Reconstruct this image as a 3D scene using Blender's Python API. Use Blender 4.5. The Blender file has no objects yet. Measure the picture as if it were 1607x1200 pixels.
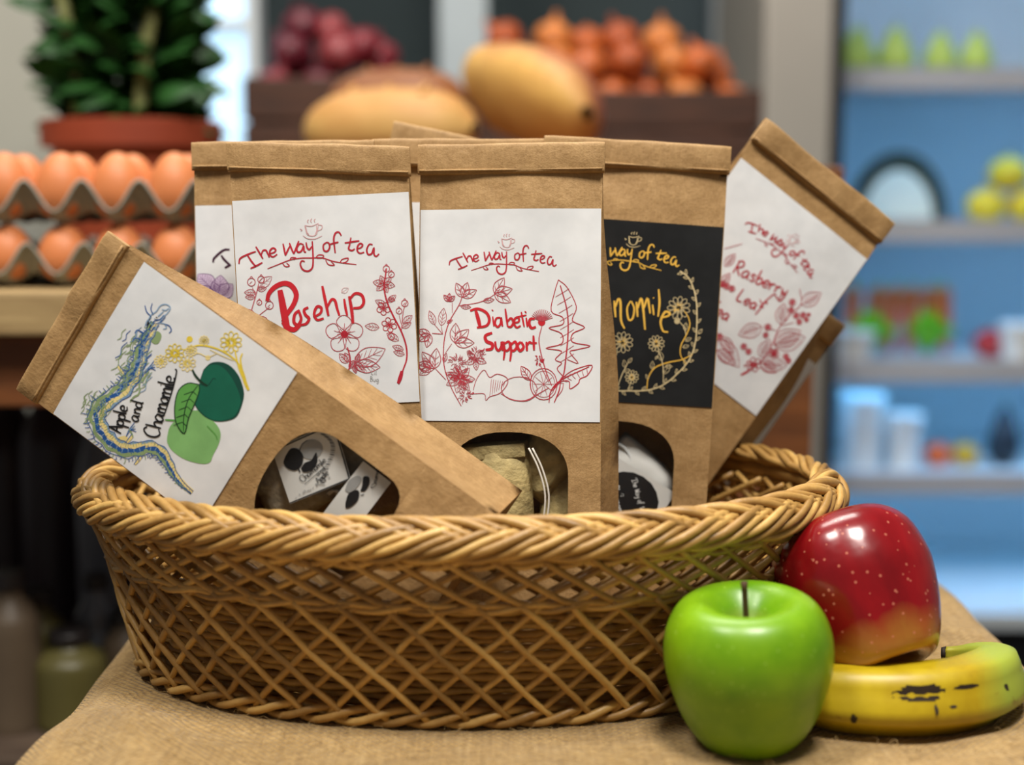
import bpy, bmesh, math, random
from mathutils import Vector, Matrix, noise
random.seed(7)
S = bpy.context.scene
COL = S.collection
PI = math.pi
# ------------------------------------------------------------------ camera, world, lights
FPX = 2207.0                                   # focal length in pixels of the 1607 px wide frame
PITCH = math.radians(7.384)
CAM = Vector((0, -.857, .285))
cd = bpy.data.cameras.new('camera'); cam = bpy.data.objects.new('camera', cd); COL.objects.link(cam)
cd.sensor_width = 36; cd.lens = 36*FPX/1607; cd.clip_start = .02
cam.location = CAM; cam.rotation_euler = (PI/2-PITCH, 0, 0)
cd.dof.use_dof = True; cd.dof.focus_distance = .82; cd.dof.aperture_fstop = 2.9
S.camera = cam
w = bpy.data.worlds.new('world'); S.world = w; w.use_nodes = True
w.node_tree.nodes['Background'].inputs[0].default_value = (1, .97, .93, 1)
w.node_tree.nodes['Background'].inputs[1].default_value = .12
def area(name, loc, target, size, power, col):
    l = bpy.data.lights.new(name, 'AREA'); l.shape = 'RECTANGLE'; l.size, l.size_y = size; l.energy = power; l.color = col
    o = bpy.data.objects.new(name, l); COL.objects.link(o); o.location = loc
    o.rotation_euler = (Vector(target)-Vector(loc)).to_track_quat('-Z', 'Y').to_euler()
area('ceiling_panel_offscreen', (.25, -.75, 2.0), (.25, -.75, 0), (.45, .45), 49, (1, .955, .885))
area('ceiling_panel_offscreen', (-.8, -.5, 2.0), (-.8, -.5, 0), (.5, .45), 30, (1, .955, .885))
area('ceiling_panel_offscreen', (-.2, .9, 2.0), (-.2, .9, 0), (1.2, .6), 30, (1, .955, .885))
S.view_settings.view_transform = 'Standard'; S.view_settings.look = 'None'
S.view_settings.gamma = 1; S.view_settings.exposure = .14; S.view_settings.use_curve_mapping = False

# ------------------------------------------------------------------ helpers
def aty(px, py, y):                            # point of the place seen at a pixel, at depth y
    d = Vector((0, math.cos(PITCH), -math.sin(PITCH))) + Vector((1, 0, 0))*((px-803.5)/FPX) \
        - Vector((0, math.sin(PITCH), math.cos(PITCH)))*((py-600)/FPX)
    return CAM + d*((y-CAM.y)/d.y)
def lin(c):
    return tuple((x/255/12.92 if x/255 < .04045 else ((x/255+.055)/1.055)**2.4) for x in c) + (1,)
def lerp(a, b, t): return a+(b-a)*t
def sstep(a, b, x):
    t = min(1, max(0, (x-a)/(b-a))); return t*t*(3-2*t)
def interp(tab, x):
    if x <= tab[0][0]: return tab[0][1]
    for (a, va), (b, vb) in zip(tab, tab[1:]):
        if x <= b: return lerp(va, vb, (x-a)/(b-a))
    return tab[-1][1]
def obj(name, vf, mat, parent=None, smooth=True, sharp=None):
    me = bpy.data.meshes.new(name); me.from_pydata([tuple(v) for v in vf[0]], [], vf[1]); me.update()
    if smooth:
        me.polygons.foreach_set('use_smooth', [True]*len(me.polygons))
        if sharp: me.set_sharp_from_angle(angle=math.radians(sharp))
    o = bpy.data.objects.new(name, me); COL.objects.link(o)
    if mat: me.materials.append(mat)
    if parent: o.parent = parent
    return o
def tag(o, label, cat, group=None, kind=None):
    if label: o['label'] = label
    if cat: o['category'] = cat
    if group: o['group'] = group
    if kind: o['kind'] = kind
    return o
def struct(o): o['kind'] = 'structure'; return o
def empty(name, mat=None, loc=(0, 0, 0)):
    o = bpy.data.objects.new(name, None); COL.objects.link(o); o.empty_display_size = .02
    if mat is not None: o.matrix_world = mat
    else: o.location = loc
    return o
def copy_tree(o, parent=None):
    c = o.copy(); COL.objects.link(c); c.parent = parent
    for ch in [x for x in COL.objects if x.parent == o]: copy_tree(ch, c)
    return c
def join(*vfs):
    V, Fs = [], []
    for v, f in vfs:
        n = len(V); V += list(v); Fs += [tuple(i+n for i in q) for q in f]
    return V, Fs
def box(x0, x1, y0, y1, z0, z1, b=0.0):
    if not b:
        V = [(x, y, z) for x in (x0, x1) for y in (y0, y1) for z in (z0, z1)]
        return V, [(0, 1, 3, 2), (4, 6, 7, 5), (0, 4, 5, 1), (2, 3, 7, 6), (0, 2, 6, 4), (1, 5, 7, 3)]
    bm = bmesh.new(); bmesh.ops.create_cube(bm, size=1)
    for v in bm.verts: v.co = (lerp(x0, x1, v.co.x+.5), lerp(y0, y1, v.co.y+.5), lerp(z0, z1, v.co.z+.5))
    bmesh.ops.bevel(bm, geom=bm.edges[:], offset=b, segments=2, profile=.6, affect='EDGES')
    bm.verts.index_update()
    r = [v.co.copy() for v in bm.verts], [tuple(v.index for v in f.verts) for f in bm.faces]
    bm.free(); return r
def crom(P, n):                                # Catmull-Rom through points (tuples of any length)
    if len(P) < 3: 
        return [tuple(lerp(a, b, k/n) for a, b in zip(P[0], P[1])) for k in range(n+1)]
    out = []
    Q = [tuple(2*a-b for a, b in zip(P[0], P[1]))]+list(P)+[tuple(2*a-b for a, b in zip(P[-1], P[-2]))]
    for i in range(1, len(Q)-2):
        for k in range(n):
            t = k/n
            out.append(tuple(.5*(2*b+(c-a)*t+(2*a-5*b+4*c-d)*t*t+(3*b-a-3*c+d)*t**3) for a, b, c, d in zip(Q[i-1], Q[i], Q[i+1], Q[i+2])))
    out.append(tuple(P[-1])); return out
def tube(P, R, sides=6, closed=False, cap=True):
    P = [Vector(p) for p in P]; n = len(P); V = []; Fs = []
    if not hasattr(R, '__len__'): R = [R]*n
    ref = Vector((.13, .21, .97)); prev = None
    for i in range(n):
        t = (P[(i+1) % n]-P[i-1]) if closed else (P[min(i+1, n-1)]-P[max(i-1, 0)])
        t.normalize()
        a = t.cross(ref) if prev is None else prev-t*prev.dot(t)
        if a.length < 1e-6: a = t.cross(Vector((1, 0, 0)))
        a.normalize(); prev = a; b = t.cross(a)
        for k in range(sides):
            f = 2*PI*k/sides; V.append(P[i]+(a*math.cos(f)+b*math.sin(f))*R[i])
    for i in range(n if closed else n-1):
        for k in range(sides):
            j = (i+1) % n
            Fs.append((i*sides+k, i*sides+(k+1) % sides, j*sides+(k+1) % sides, j*sides+k))
    if cap and not closed:
        Fs.append(tuple(range(sides))[::-1]); Fs.append(tuple((n-1)*sides+k for k in range(sides)))
    return V, Fs
def lathe(prof, seg=32, fr=None):
    V, Fs = [], []; n = len(prof)
    for k in range(seg):
        a = 2*PI*k/seg
        for i, (r, z) in enumerate(prof):
            q = fr(a, i/(n-1)) if fr else 1
            V.append((r*q*math.cos(a), r*q*math.sin(a), z))
    for k in range(seg):
        j = (k+1) % seg
        for i in range(n-1): Fs.append((k*n+i, j*n+i, j*n+i+1, k*n+i+1))
    return V, Fs
def grid(nu, nv, fn, closed_u=False):
    V = [fn(i/(nu), j/(nv)) for i in range(nu+(0 if closed_u else 1)) for j in range(nv+1)]
    Fs = []; m = nu if closed_u else nu+1
    for i in range(nu):
        for j in range(nv):
            a = i*(nv+1)+j; b = ((i+1) % m)*(nv+1)+j
            Fs.append((a, b, b+1, a+1))
    return V, Fs
def weld(o, d=1e-5):
    bm = bmesh.new(); bm.from_mesh(o.data); bmesh.ops.remove_doubles(bm, verts=bm.verts, dist=d)
    bmesh.ops.recalc_face_normals(bm, faces=bm.faces); bm.to_mesh(o.data); bm.free(); return o
# ------------------------------------------------------------------ materials
class NT:
    def __init__(s, name):
        s.m = bpy.data.materials.new(name); s.m.use_nodes = True; s.t = s.m.node_tree; s.b = s.t.nodes['Principled BSDF']
    def n(s, typ, **kw):
        x = s.t.nodes.new(typ)
        for k, v in kw.items():
            if k.startswith('i_'):
                key = k[2:].replace('_', ' ')
                x.inputs[int(key) if key.isdigit() else key].default_value = v
            else: setattr(x, k, v)
        return x
    def l(s, a, b): s.t.links.new(a, b)
    def ramp(s, fac, stops):
        r = s.n('ShaderNodeValToRGB'); e = r.color_ramp.elements
        while len(e) < len(stops): e.new(.5)
        for q, (p, c) in zip(e, stops): q.position = p; q.color = c
        s.l(fac, r.inputs[0]); return r.outputs[0]
    def noise(s, scale, detail=4, rough=.55, vec=None):
        x = s.n('ShaderNodeTexNoise'); x.inputs['Scale'].default_value = scale; x.inputs['Detail'].default_value = detail
        x.inputs['Roughness'].default_value = rough
        s.l(vec if vec else s.coord(), x.inputs['Vector']); return x.outputs['Fac']
    def coord(s): return s.n('ShaderNodeTexCoord').outputs['Object']
    def scaled(s, sc):
        m = s.n('ShaderNodeMapping'); m.inputs['Scale'].default_value = sc; s.l(s.coord(), m.inputs[0]); return m.outputs[0]
    def bump(s, h, dist, strength=1.0):
        b = s.n('ShaderNodeBump'); b.inputs['Distance'].default_value = dist; b.inputs['Strength'].default_value = strength
        s.l(h, b.inputs['Height']); s.l(b.outputs[0], s.b.inputs['Normal'])
    def math(s, op, a, b=None):
        x = s.n('ShaderNodeMath', operation=op)
        for i, v in enumerate((a, b)):
            if v is None: continue
            if isinstance(v, (int, float)): x.inputs[i].default_value = v
            else: s.l(v, x.inputs[i])
        return x.outputs[0]
def simple(name, col, rough=.6, var=.12, scale=30, bump=0, spec=.4, metal=0, coat=0):
    t = NT(name); c = lin(col)
    a = tuple(x*(1-var) for x in c[:3])+(1,); b = tuple(min(1, x*(1+var)) for x in c[:3])+(1,)
    f = t.noise(scale)
    t.l(t.ramp(f, [(.3, a), (.7, b)]), t.b.inputs['Base Color'])
    t.b.inputs['Roughness'].default_value = rough; t.b.inputs['Specular IOR Level'].default_value = spec
    t.b.inputs['Metallic'].default_value = metal; t.b.inputs['Coat Weight'].default_value = coat
    if bump: t.bump(f, bump)
    return t.m
def m_kraft():
    t = NT('kraft_paper')
    f = t.noise(60, 6, .7); g = t.noise(900, 2, .5, t.scaled((1, 1, .25))); h = t.noise(9, 3)
    c = t.ramp(f, [(.25, lin((146, 112, 68))), (.75, lin((184, 148, 100)))])
    mx = t.n('ShaderNodeMix', data_type='RGBA', blend_type='MULTIPLY'); mx.inputs[0].default_value = .35
    t.l(c, mx.inputs[6]); t.l(t.ramp(g, [(.3, (.62, .58, .52, 1)), (.65, (1, 1, 1, 1))]), mx.inputs[7])
    t.l(mx.outputs[2], t.b.inputs['Base Color']); t.b.inputs['Roughness'].default_value = .62
    t.b.inputs['Specular IOR Level'].default_value = .35
    hh = t.math('ADD', t.math('MULTIPLY', h, 1.0), t.math('MULTIPLY', f, .25))
    t.bump(hh, .007, .7); return t.m
def m_label(name, a, b, rough=.6):
    t = NT(name); f = t.noise(40, 4)
    t.l(t.ramp(f, [(.3, lin(a)), (.7, lin(b))]), t.b.inputs['Base Color']); t.b.inputs['Roughness'].default_value = rough
    t.b.inputs['Specular IOR Level'].default_value = .3
    t.bump(t.noise(14, 3), .004, .4); return t.m
def m_wicker():
    t = NT('willow_cane'); oi = t.n('ShaderNodeObjectInfo')
    f = t.noise(55, 5, .65); r = t.math('ADD', t.math('MULTIPLY', f, .6), t.math('MULTIPLY', oi.outputs['Random'], .4))
    t.l(t.ramp(r, [(.2, lin((108, 78, 38))), (.5, lin((170, 130, 70))), (.8, lin((212, 172, 100)))]), t.b.inputs['Base Color'])
    t.b.inputs['Roughness'].default_value = .42; t.b.inputs['Specular IOR Level'].default_value = .45
    t.bump(t.noise(260, 3), .0008, .5); return t.m
def m_burlap():
    t = NT('burlap'); co = t.coord(); ns = t.n('ShaderNodeTexNoise'); ns.inputs['Scale'].default_value = 28; ns.inputs['Detail'].default_value = 3
    t.l(co, ns.inputs['Vector'])
    va = t.n('ShaderNodeVectorMath', operation='MULTIPLY_ADD'); va.inputs[1].default_value = (.009, .009, .009)
    t.l(ns.outputs['Color'], va.inputs[0]); t.l(co, va.inputs[2])
    sp = t.n('ShaderNodeSeparateXYZ'); t.l(va.outputs[0], sp.inputs[0])
    K = PI/.0024
    sx = t.math('SINE', t.math('MULTIPLY', t.math('ADD', sp.outputs[0], t.math('MULTIPLY', sp.outputs[2], .4)), K))
    sy = t.math('SINE', t.math('MULTIPLY', t.math('ADD', sp.outputs[1], t.math('MULTIPLY', sp.outputs[2], .9)), K))
    h = t.math('MULTIPLY', sx, sy)
    hv = t.math('MULTIPLY', t.math('ADD', h, 1.0), .5)
    f = t.noise(240, 3, .7); g = t.noise(14, 3)
    ya = t.noise(1, 2, .6, t.scaled((18, 420, 60))); yb = t.noise(1, 2, .6, t.scaled((420, 18, 60)))      # each yarn has a tone of its own
    yarn = t.math('ADD', t.math('MULTIPLY', ya, .5), t.math('MULTIPLY', yb, .5))
    v = t.math('ADD', t.math('MULTIPLY', yarn, .55), t.math('ADD', t.math('MULTIPLY', f, .45), t.math('MULTIPLY', g, .2)))
    t.l(t.ramp(v, [(.3, lin((104, 78, 42))), (.58, lin((168, 136, 86))), (.85, lin((206, 174, 120)))]), t.b.inputs['Base Color'])
    t.b.inputs['Roughness'].default_value = .9; t.b.inputs['Specular IOR Level'].default_value = .1
    t.b.inputs['Sheen Weight'].default_value = .15
    t.bump(t.math('ADD', hv, t.math('MULTIPLY', f, .6)), .0020, 1.0); return t.m
def m_film():
    t = NT('clear_film'); t.t.nodes.remove(t.b); out = t.t.nodes['Material Output']
    a = t.n('ShaderNodeBsdfTransparent'); g = t.n('ShaderNodeBsdfGlossy'); g.inputs['Roughness'].default_value = .12
    fr = t.n('ShaderNodeFresnel'); fr.inputs[0].default_value = 1.35
    nb = t.n('ShaderNodeBump'); nb.inputs['Distance'].default_value = .003; nb.inputs['Strength'].default_value = .6
    nx = t.n('ShaderNodeTexNoise'); nx.inputs['Scale'].default_value = 60
    t.l(t.coord(), nx.inputs['Vector']); t.l(nx.outputs['Fac'], nb.inputs['Height']); t.l(nb.outputs[0], g.inputs['Normal'])
    mx = t.n('ShaderNodeMixShader'); t.l(t.math('MULTIPLY', fr.outputs[0], .7), mx.inputs[0]); t.l(a.outputs[0], mx.inputs[1]); t.l(g.outputs[0], mx.inputs[2])
    t.l(mx.outputs[0], out.inputs[0]); return t.m
def m_green_apple():
    t = NT('green_apple_skin'); sp = t.n('ShaderNodeSeparateXYZ'); t.l(t.coord(), sp.inputs[0])
    f = t.noise(22, 4); v = t.n('ShaderNodeTexVoronoi'); v.inputs['Scale'].default_value = 210; t.l(t.coord(), v.inputs['Vector'])
    c1 = t.ramp(f, [(.3, lin((86, 136, 6))), (.7, lin((130, 172, 20)))])
    r2 = t.math('SQRT', t.math('ADD', t.math('POWER', sp.outputs[0], 2.0), t.math('POWER', sp.outputs[1], 2.0)))
    inc = t.math('MULTIPLY', t.math('SUBTRACT', 1.0, t.math('MULTIPLY', r2, 75.0)), t.math('GREATER_THAN', sp.outputs[2], .05))
    inc = t.math('MULTIPLY', t.math('MAXIMUM', inc, 0.0), t.math('ADD', f, .35))
    m1 = t.n('ShaderNodeMix', data_type='RGBA'); t.l(inc, m1.inputs[0]); t.l(c1, m1.inputs[6]); m1.inputs[7].default_value = lin((150, 128, 70))
    m2 = t.n('ShaderNodeMix', data_type='RGBA'); t.l(t.math('MULTIPLY', t.math('LESS_THAN', v.outputs['Distance'], .13), .25), m2.inputs[0])
    t.l(m1.outputs[2], m2.inputs[6]); m2.inputs[7].default_value = lin((186, 214, 110))
    t.l(m2.outputs[2], t.b.inputs['Base Color']); t.b.inputs['Roughness'].default_value = .34
    t.b.inputs['Subsurface Weight'].default_value = .08; t.b.inputs['Subsurface Radius'].default_value = (.006, .006, .002)
    t.bump(t.noise(70, 2), .0008, .3); return t.m
def m_red_apple():
    t = NT('red_apple_skin'); sp = t.n('ShaderNodeSeparateXYZ'); co = t.coord(); t.l(co, sp.inputs[0])
    st = t.noise(30, 5, .6, t.scaled((1, 1, .18))); f = t.noise(14, 3)
    c1 = t.ramp(t.math('ADD', t.math('MULTIPLY', st, .6), t.math('MULTIPLY', f, .4)), [(.3, lin((92, 4, 10))), (.55, lin((134, 9, 17))), (.75, lin((162, 34, 24)))])
    k = t.math('SUBTRACT', t.math('MULTIPLY', t.math('SUBTRACT', .032, sp.outputs[2]), 38.0), t.math('MULTIPLY', st, .9))
    k = t.math('MINIMUM', t.math('MAXIMUM', k, 0.0), .8)
    m1 = t.n('ShaderNodeMix', data_type='RGBA'); t.l(k, m1.inputs[0]); t.l(c1, m1.inputs[6]); m1.inputs[7].default_value = lin((190, 140, 52))
    v = t.n('ShaderNodeTexVoronoi'); v.inputs['Scale'].default_value = 190; t.l(co, v.inputs['Vector'])
    gate = t.math('MULTIPLY', t.math('LESS_THAN', v.outputs['Distance'], .15), .5)
    m2 = t.n('ShaderNodeMix', data_type='RGBA'); t.l(gate, m2.inputs[0]); t.l(m1.outputs[2], m2.inputs[6]); m2.inputs[7].default_value = lin((210, 130, 104))
    t.l(m2.outputs[2], t.b.inputs['Base Color']); t.b.inputs['Roughness'].default_value = .24; t.b.inputs['Coat Weight'].default_value = .3
    t.b.inputs['Coat Roughness'].default_value = .12; t.bump(t.noise(60, 2), .0012, .35); return t.m
def m_banana():
    t = NT('banana_skin'); co = t.coord(); sp = t.n('ShaderNodeSeparateXYZ'); t.l(co, sp.inputs[0]); f = t.noise(30, 4)
    c = t.ramp(f, [(.3, lin((160, 132, 8))), (.7, lin((196, 172, 26)))])
    g = t.math('MINIMUM', t.math('MAXIMUM', t.math('ADD', t.math('MULTIPLY', t.math('SUBTRACT', sp.outputs[0], .248), 40.0), t.math('MULTIPLY', f, .3)), 0.0), .85)
    m1 = t.n('ShaderNodeMix', data_type='RGBA'); t.l(g, m1.inputs[0]); t.l(c, m1.inputs[6]); m1.inputs[7].default_value = lin((146, 166, 60))
    sc = t.noise(75, 6, .7, t.scaled((.45, 1, 1)))
    s2 = t.ramp(sc, [(.63, (0, 0, 0, 1)), (.70, (1, 1, 1, 1))])
    m2 = t.n('ShaderNodeMix', data_type='RGBA'); t.l(t.math('MULTIPLY', s2, .75), m2.inputs[0]); t.l(m1.outputs[2], m2.inputs[6]); m2.inputs[7].default_value = lin((104, 62, 14))
    t.l(m2.outputs[2], t.b.inputs['Base Color']); t.b.inputs['Roughness'].default_value = .42; return t.m
def m_emit(name, col, s):
    t = NT(name); t.b.inputs['Base Color'].default_value = lin(col); t.b.inputs['Emission Color'].default_value = lin(col)
    t.b.inputs['Emission Strength'].default_value = s; return t.m
def m_wood(name, a, b, sc=(2, 14, 14)):
    t = NT(name); f = t.noise(6, 5, .6, t.scaled(sc))
    t.l(t.ramp(f, [(.3, lin(a)), (.7, lin(b))]), t.b.inputs['Base Color']); t.b.inputs['Roughness'].default_value = .55
    t.bump(f, .002, .4); return t.m
KRAFT = m_kraft(); PAPER = m_label('white_label_paper', (210, 212, 214), (226, 227, 228)); BLACKPAPER = m_label('black_label_paper', (20, 21, 22), (32, 33, 34), .5)
WICKER = m_wicker(); BURLAP = m_burlap(); FILM = m_film()
INKS = {}
def ink(name, c, rough=.6):
    if name not in INKS: INKS[name] = simple('ink_'+name, c, rough, .1, 80)
    return INKS[name]
for nm, c in dict(red=(176, 30, 48), red_line=(178, 66, 78), deep_red=(190, 26, 40), gold=(226, 178, 70), pale_gold=(206, 186, 140), black=(18, 17, 20), plum=(60, 22, 48),
                  purple=(104, 54, 120), lilac=(208, 188, 214), dark_green=(8, 92, 70), deep_green=(6, 66, 54), light_green=(126, 178, 108), leaf_green=(92, 156, 74), ink_green=(14, 48, 30),
                  yellow=(222, 196, 60), pale_yellow=(228, 208, 140), blue=(36, 84, 150), pale_blue=(130, 160, 190), sage=(136, 158, 110), grey=(150, 150, 148), white=(225, 225, 222), faint=(206, 160, 162)).items(): ink(nm, c)

# ------------------------------------------------------------------ the setting
FLOOR_Z = -.75
m_floor = simple('floor_tiles', (64, 58, 54), .5, .25, 5)
struct(obj('floor', grid(4, 4, lambda u, v: (lerp(-2.6, 2.8, u), lerp(-1.6, 3.0, v), FLOOR_Z)), m_floor))
m_wall = simple('back_wall_paint', (70, 82, 84), .8, .1, 2)
struct(obj('wall_back', box(-2.6, 2.8, 2.9, 3.0, FLOOR_Z, 2.2), m_wall, smooth=False))
p = aty(88, 100, 1.25)
struct(obj('wall_left', box(p.x-.8, p.x, 1.25, 1.75, FLOOR_Z, 2.2, .012), simple('pillar_plaster', (172, 172, 162), .8, .05, 4), smooth=False))
m_white = simple('white_paint', (205, 212, 216), .5, .04, 5)
a, b = aty(306, 100, 1.65), aty(386, 100, 1.65)
wf = struct(obj('window_1', join(box(a.x-.03, a.x, 1.65, 1.72, .2, 1.5), box(b.x, b.x+.02, 1.65, 1.72, .2, 1.5), box(a.x-.03, b.x+.02, 1.65, 1.72, .12, .2), box(a.x, b.x, 1.66, 1.71, .58, .6)), m_white, smooth=False))
obj('window_pane', box(a.x, b.x, 1.68, 1.69, .2, 1.5), m_emit('bright_window_glass', (176, 210, 235), 1.15), wf, smooth=False)
a, b = aty(688, 50, 2.3), aty(765, 50, 2.3)
struct(obj('trim_1', box(a.x, b.x, 2.3, 2.4, FLOOR_Z, 2.0, .006), simple('pale_post_paint', (200, 210, 214), .6, .05, 4), smooth=False))
a, b = aty(1140, 50, 2.6), aty(1192, 50, 2.6); c = aty(1140, 72, 2.6)
wf = struct(obj('window_2', join(box(a.x-.03, b.x+.03, 2.6, 2.66, c.z-.04, c.z), box(a.x-.03, a.x, 2.6, 2.66, c.z, 1.3), box(b.x, b.x+.03, 2.6, 2.66, c.z, 1.3)), m_white, smooth=False))
obj('window_pane', box(a.x, b.x, 2.63, 2.64, c.z, 1.3), m_emit('lilac_window_glass', (200, 205, 240), .8), wf, smooth=False)

# ------------------------------------------------------------------ burlap covered table
XL, XR, YB, YF = -.236, .305, .165, -.5
BC = Vector((-.031, 0, 0))                     # basket centre
RED = Vector((.196, -.078, 0)); GRN = Vector((.1255, -.1425, 0))
def edge(s, lo, hi, r=.03):
    d = 0; x = s
    for side, e in ((-1, lo), (1, hi)):
        k = (s-e)*side
        if k > 0:
            if k < r*PI/2: x = e+side*r*math.sin(k/r); d = r*(1-math.cos(k/r))
            else: x = e+side*r; d = r+k-r*PI/2
    return x, d
def cloth_h(x, y):
    e = math.hypot((x-BC.x)/.205, y/.128)
    k = sstep(1.02, 1.35, e)
    n = noise.noise(Vector((x*9, y*9, 1.3)))*.012+noise.noise(Vector((x*23, y*23, 4.1)))*.0022
    fold = .010*math.exp(-((x+.20+.25*(y+.14))/.022)**2)*sstep(-.02, -.12, y)
    fold += .012*math.exp(-((x-.262)/.05)**2-((y-.035)/.05)**2)
    g = min((Vector((x, y, 0))-GRN).length/.06, 1)**2
    kb = 1-math.exp(-((x-.21)/.075)**4-((y+.11)/.03)**4)
    return k*(n*g*kb*sstep(.03, .09, (Vector((x, y, 0))-RED).length)+fold)
def cloth(u, v):
    s = lerp(XL-.55, XR+.55, u); t = lerp(YF-.5, YB+.55, v)
    x, dx = edge(s, XL, XR, .028); y, dy = edge(t, YF, YB, .03)
    d = max(dx, dy)+.25*min(dx, dy)
    sw = sstep(.03, .3, d)*.022
    if dx > 0: x += math.copysign(1, s)*sw*(1+math.sin(t*26+noise.noise(Vector((t*4, 2, s)))*2))
    if dy > 0: y += (1 if t > 0 else -1)*sw*(1+math.sin(s*24))
    return (x, y, max(cloth_h(x, y)*(1-sstep(0, .05, d))-d+(noise.noise(Vector((s*12, t*12, 0)))*.004 if d > 0 else 0), FLOOR_Z+.15))
cl = tag(obj('burlap_cloth', grid(210, 190, cloth), BURLAP), 'coarse tan burlap cloth draped over the display table under the basket', 'cloth')
fib = []
for i in range(1500):
    x = random.uniform(XL+.005, XR); y = random.uniform(-.26, .05)
    if math.hypot((x-BC.x)/.19, y/.112) < 1: continue
    z = cloth_h(x, y); a = random.uniform(0, 2*PI); L = random.uniform(.003, .010); h = random.uniform(.0005, .004)
    fib.append(tube(crom([(x, y, z-.0003), (x+L*.5*math.cos(a), y+L*.5*math.sin(a), z+h), (x+L*math.cos(a+.8), y+L*math.sin(a+.8), z+h*random.uniform(.2, 1.3))], 2), .00011, 3))
fo = obj('loose_fibres', join(*fib), simple('burlap_fibre', (190, 160, 108), .8), cl); fo['kind'] = 'stuff'

# ------------------------------------------------------------------ wicker basket
PROF_A = [(0, .196), (.04, .2065), (.073, .214), (.10, .2235), (.125, .229)]
PROF_B = [(0, .119), (.04, .1315), (.073, .139), (.10, .1455), (.125, .150)]
NT_ = 720; tab = [0.0]
for i in range(NT_):
    t0, t1 = 2*PI*i/NT_, 2*PI*(i+1)/NT_
    tab.append(tab[-1]+math.hypot(.21*(math.cos(t1)-math.cos(t0)), .134*(math.sin(t1)-math.sin(t0))))
PER = tab[-1]
def theta(s):                                   # arc fraction -> ellipse angle
    s = s % 1.0*PER; lo, hi = 0, NT_
    while hi-lo > 1:
        m = (lo+hi)//2
        if tab[m] <= s: lo = m
        else: hi = m
    return 2*PI*(lo+(s-tab[lo])/(tab[lo+1]-tab[lo]))/NT_
def wall(s, z, off=0.0, zz=None):               # point on the basket wall, pushed outwards by off
    t = theta(s); A = interp(PROF_A, z); B = interp(PROF_B, z)
    n = Vector((math.cos(t)/A, math.sin(t)/B, 0)).normalized()
    return Vector((BC.x+A*math.cos(t), BC.y+B*math.sin(t), z if zz is None else zz))+n*off
bk = empty('wicker_basket', loc=(0, 0, 0))
tag(bk, 'oval tan wicker basket with plaited rim and open lattice sides holding paper tea bags', 'basket')
rim = empty('rim_braid'); rim.parent = bk
NW = 6
for k in range(8):
    for c in (-.5, .5):
        P = []; n = 480
        for i in range(n):
            s = i/n; ph = 2*PI*(NW*s+k/8)
            lat = .55*math.sin(ph)+.45*(2/PI)*math.asin(math.sin(ph))+c*.30*math.copysign(1, math.cos(ph))*min(1, abs(math.cos(ph))*3)
            fi = math.radians(48)+lat*math.radians(88)
            r = .0090-.0026*math.sin(2*ph)+.0006*noise.noise(Vector((s*60, k*3+c, 0)))
            P.append(wall(s, .110, -.002+r*math.cos(fi), .1088+r*math.sin(fi)*1.05))
        obj('cane', tube(P, random.uniform(.0022, .0027), 7, True), WICKER, rim)
obj('rim_core', tube([wall(i/240, .110, -.002, .1085) for i in range(240)], .0062, 8, True), WICKER, rim)
def twine(name, z, off, nst, rad, tr, turns):
    e = empty(name); e.parent = bk
    for k in range(nst):
        P = []
        n = 480
        for i in range(n):
            s = i/n; ph = 2*PI*(turns*s+k/nst)
            P.append(wall(s, z, off+rad*math.cos(ph), z+rad*1.1*math.sin(ph)))
        obj('cane', tube(P, tr, 6, True), WICKER, e)
twine('upper_twining', .0985, .0015, 2, .0022, .0021, 26)
twine('middle_twining', .0725, .002, 2, .0019, .0021, 18)
twine('base_braid', .0062, .002, 3, .0034, .0024, 17)
lat = empty('side_lattice'); lat.parent = bk
N = 46
for i in range(N):
    s0 = i/N
    j = lambda: random.uniform(-.0024, .0024)
    # lower band, outer slanting canes and inner counter-slanting canes
    P = [wall(s0+.062*t+j()*.4, lerp(.074, .005, t), .0036+.0012*math.sin(t*22)) for t in [k/7 for k in range(8)]]
    obj('cane', tube(crom([tuple(p) for p in P], 2), random.uniform(.0019, .0023), 6), WICKER, lat)
    P = [wall(s0-.066*t+.4/N+j()*.4, lerp(.074, .005, t), .0024-.0010*math.sin(t*22)) for t in [k/7 for k in range(8)]]
    obj('cane', tube(crom([tuple(p) for p in P], 2), random.uniform(.0019, .0023), 6), WICKER, lat)
for i in range(N):
    s0 = (i+.3)/N
    P = [wall(s0+.045*t, lerp(.101, .0745, min(1, t*1.25)**.9), .0040-.001*t) for t in [k/6 for k in range(7)]]
    P += [wall(s0+.045+.012*k, .0735-.0006*k, .0036-.0012*k) for k in (1, 2, 3)]
    obj('cane', tube(crom([tuple(p) for p in P], 2), random.uniform(.0018, .0022), 6), WICKER, lat)
    P = [wall(s0-.05*t, lerp(.101, .073, t), .0020) for t in [k/6 for k in range(7)]]
    obj('cane', tube(crom([tuple(p) for p in P], 2), random.uniform(.0018, .0022), 6), WICKER, lat)
for i in range(N):
    for sg in (1, -1):
        P = [wall(i/N+.011*sg+sg*.05*t, lerp(.103, .072, t), -.0095-.002*sg) for t in [k/6 for k in range(7)]]
        obj('cane', tube(P, .0021, 5), WICKER, lat)
inw = empty('inner_weave'); inw.parent = bk
for i in range(15):
    z = .009+i*.0044
    obj('weave_row', tube([wall(k/368, z, -.0120+.0014*math.sin(2*PI*46*k/368+PI*i), z+.0006*noise.noise(Vector((k*.05, i, 0)))) for k in range(368)], .0024, 5, True), WICKER, inw)
fl = empty('woven_floor'); fl.parent = bk
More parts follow.
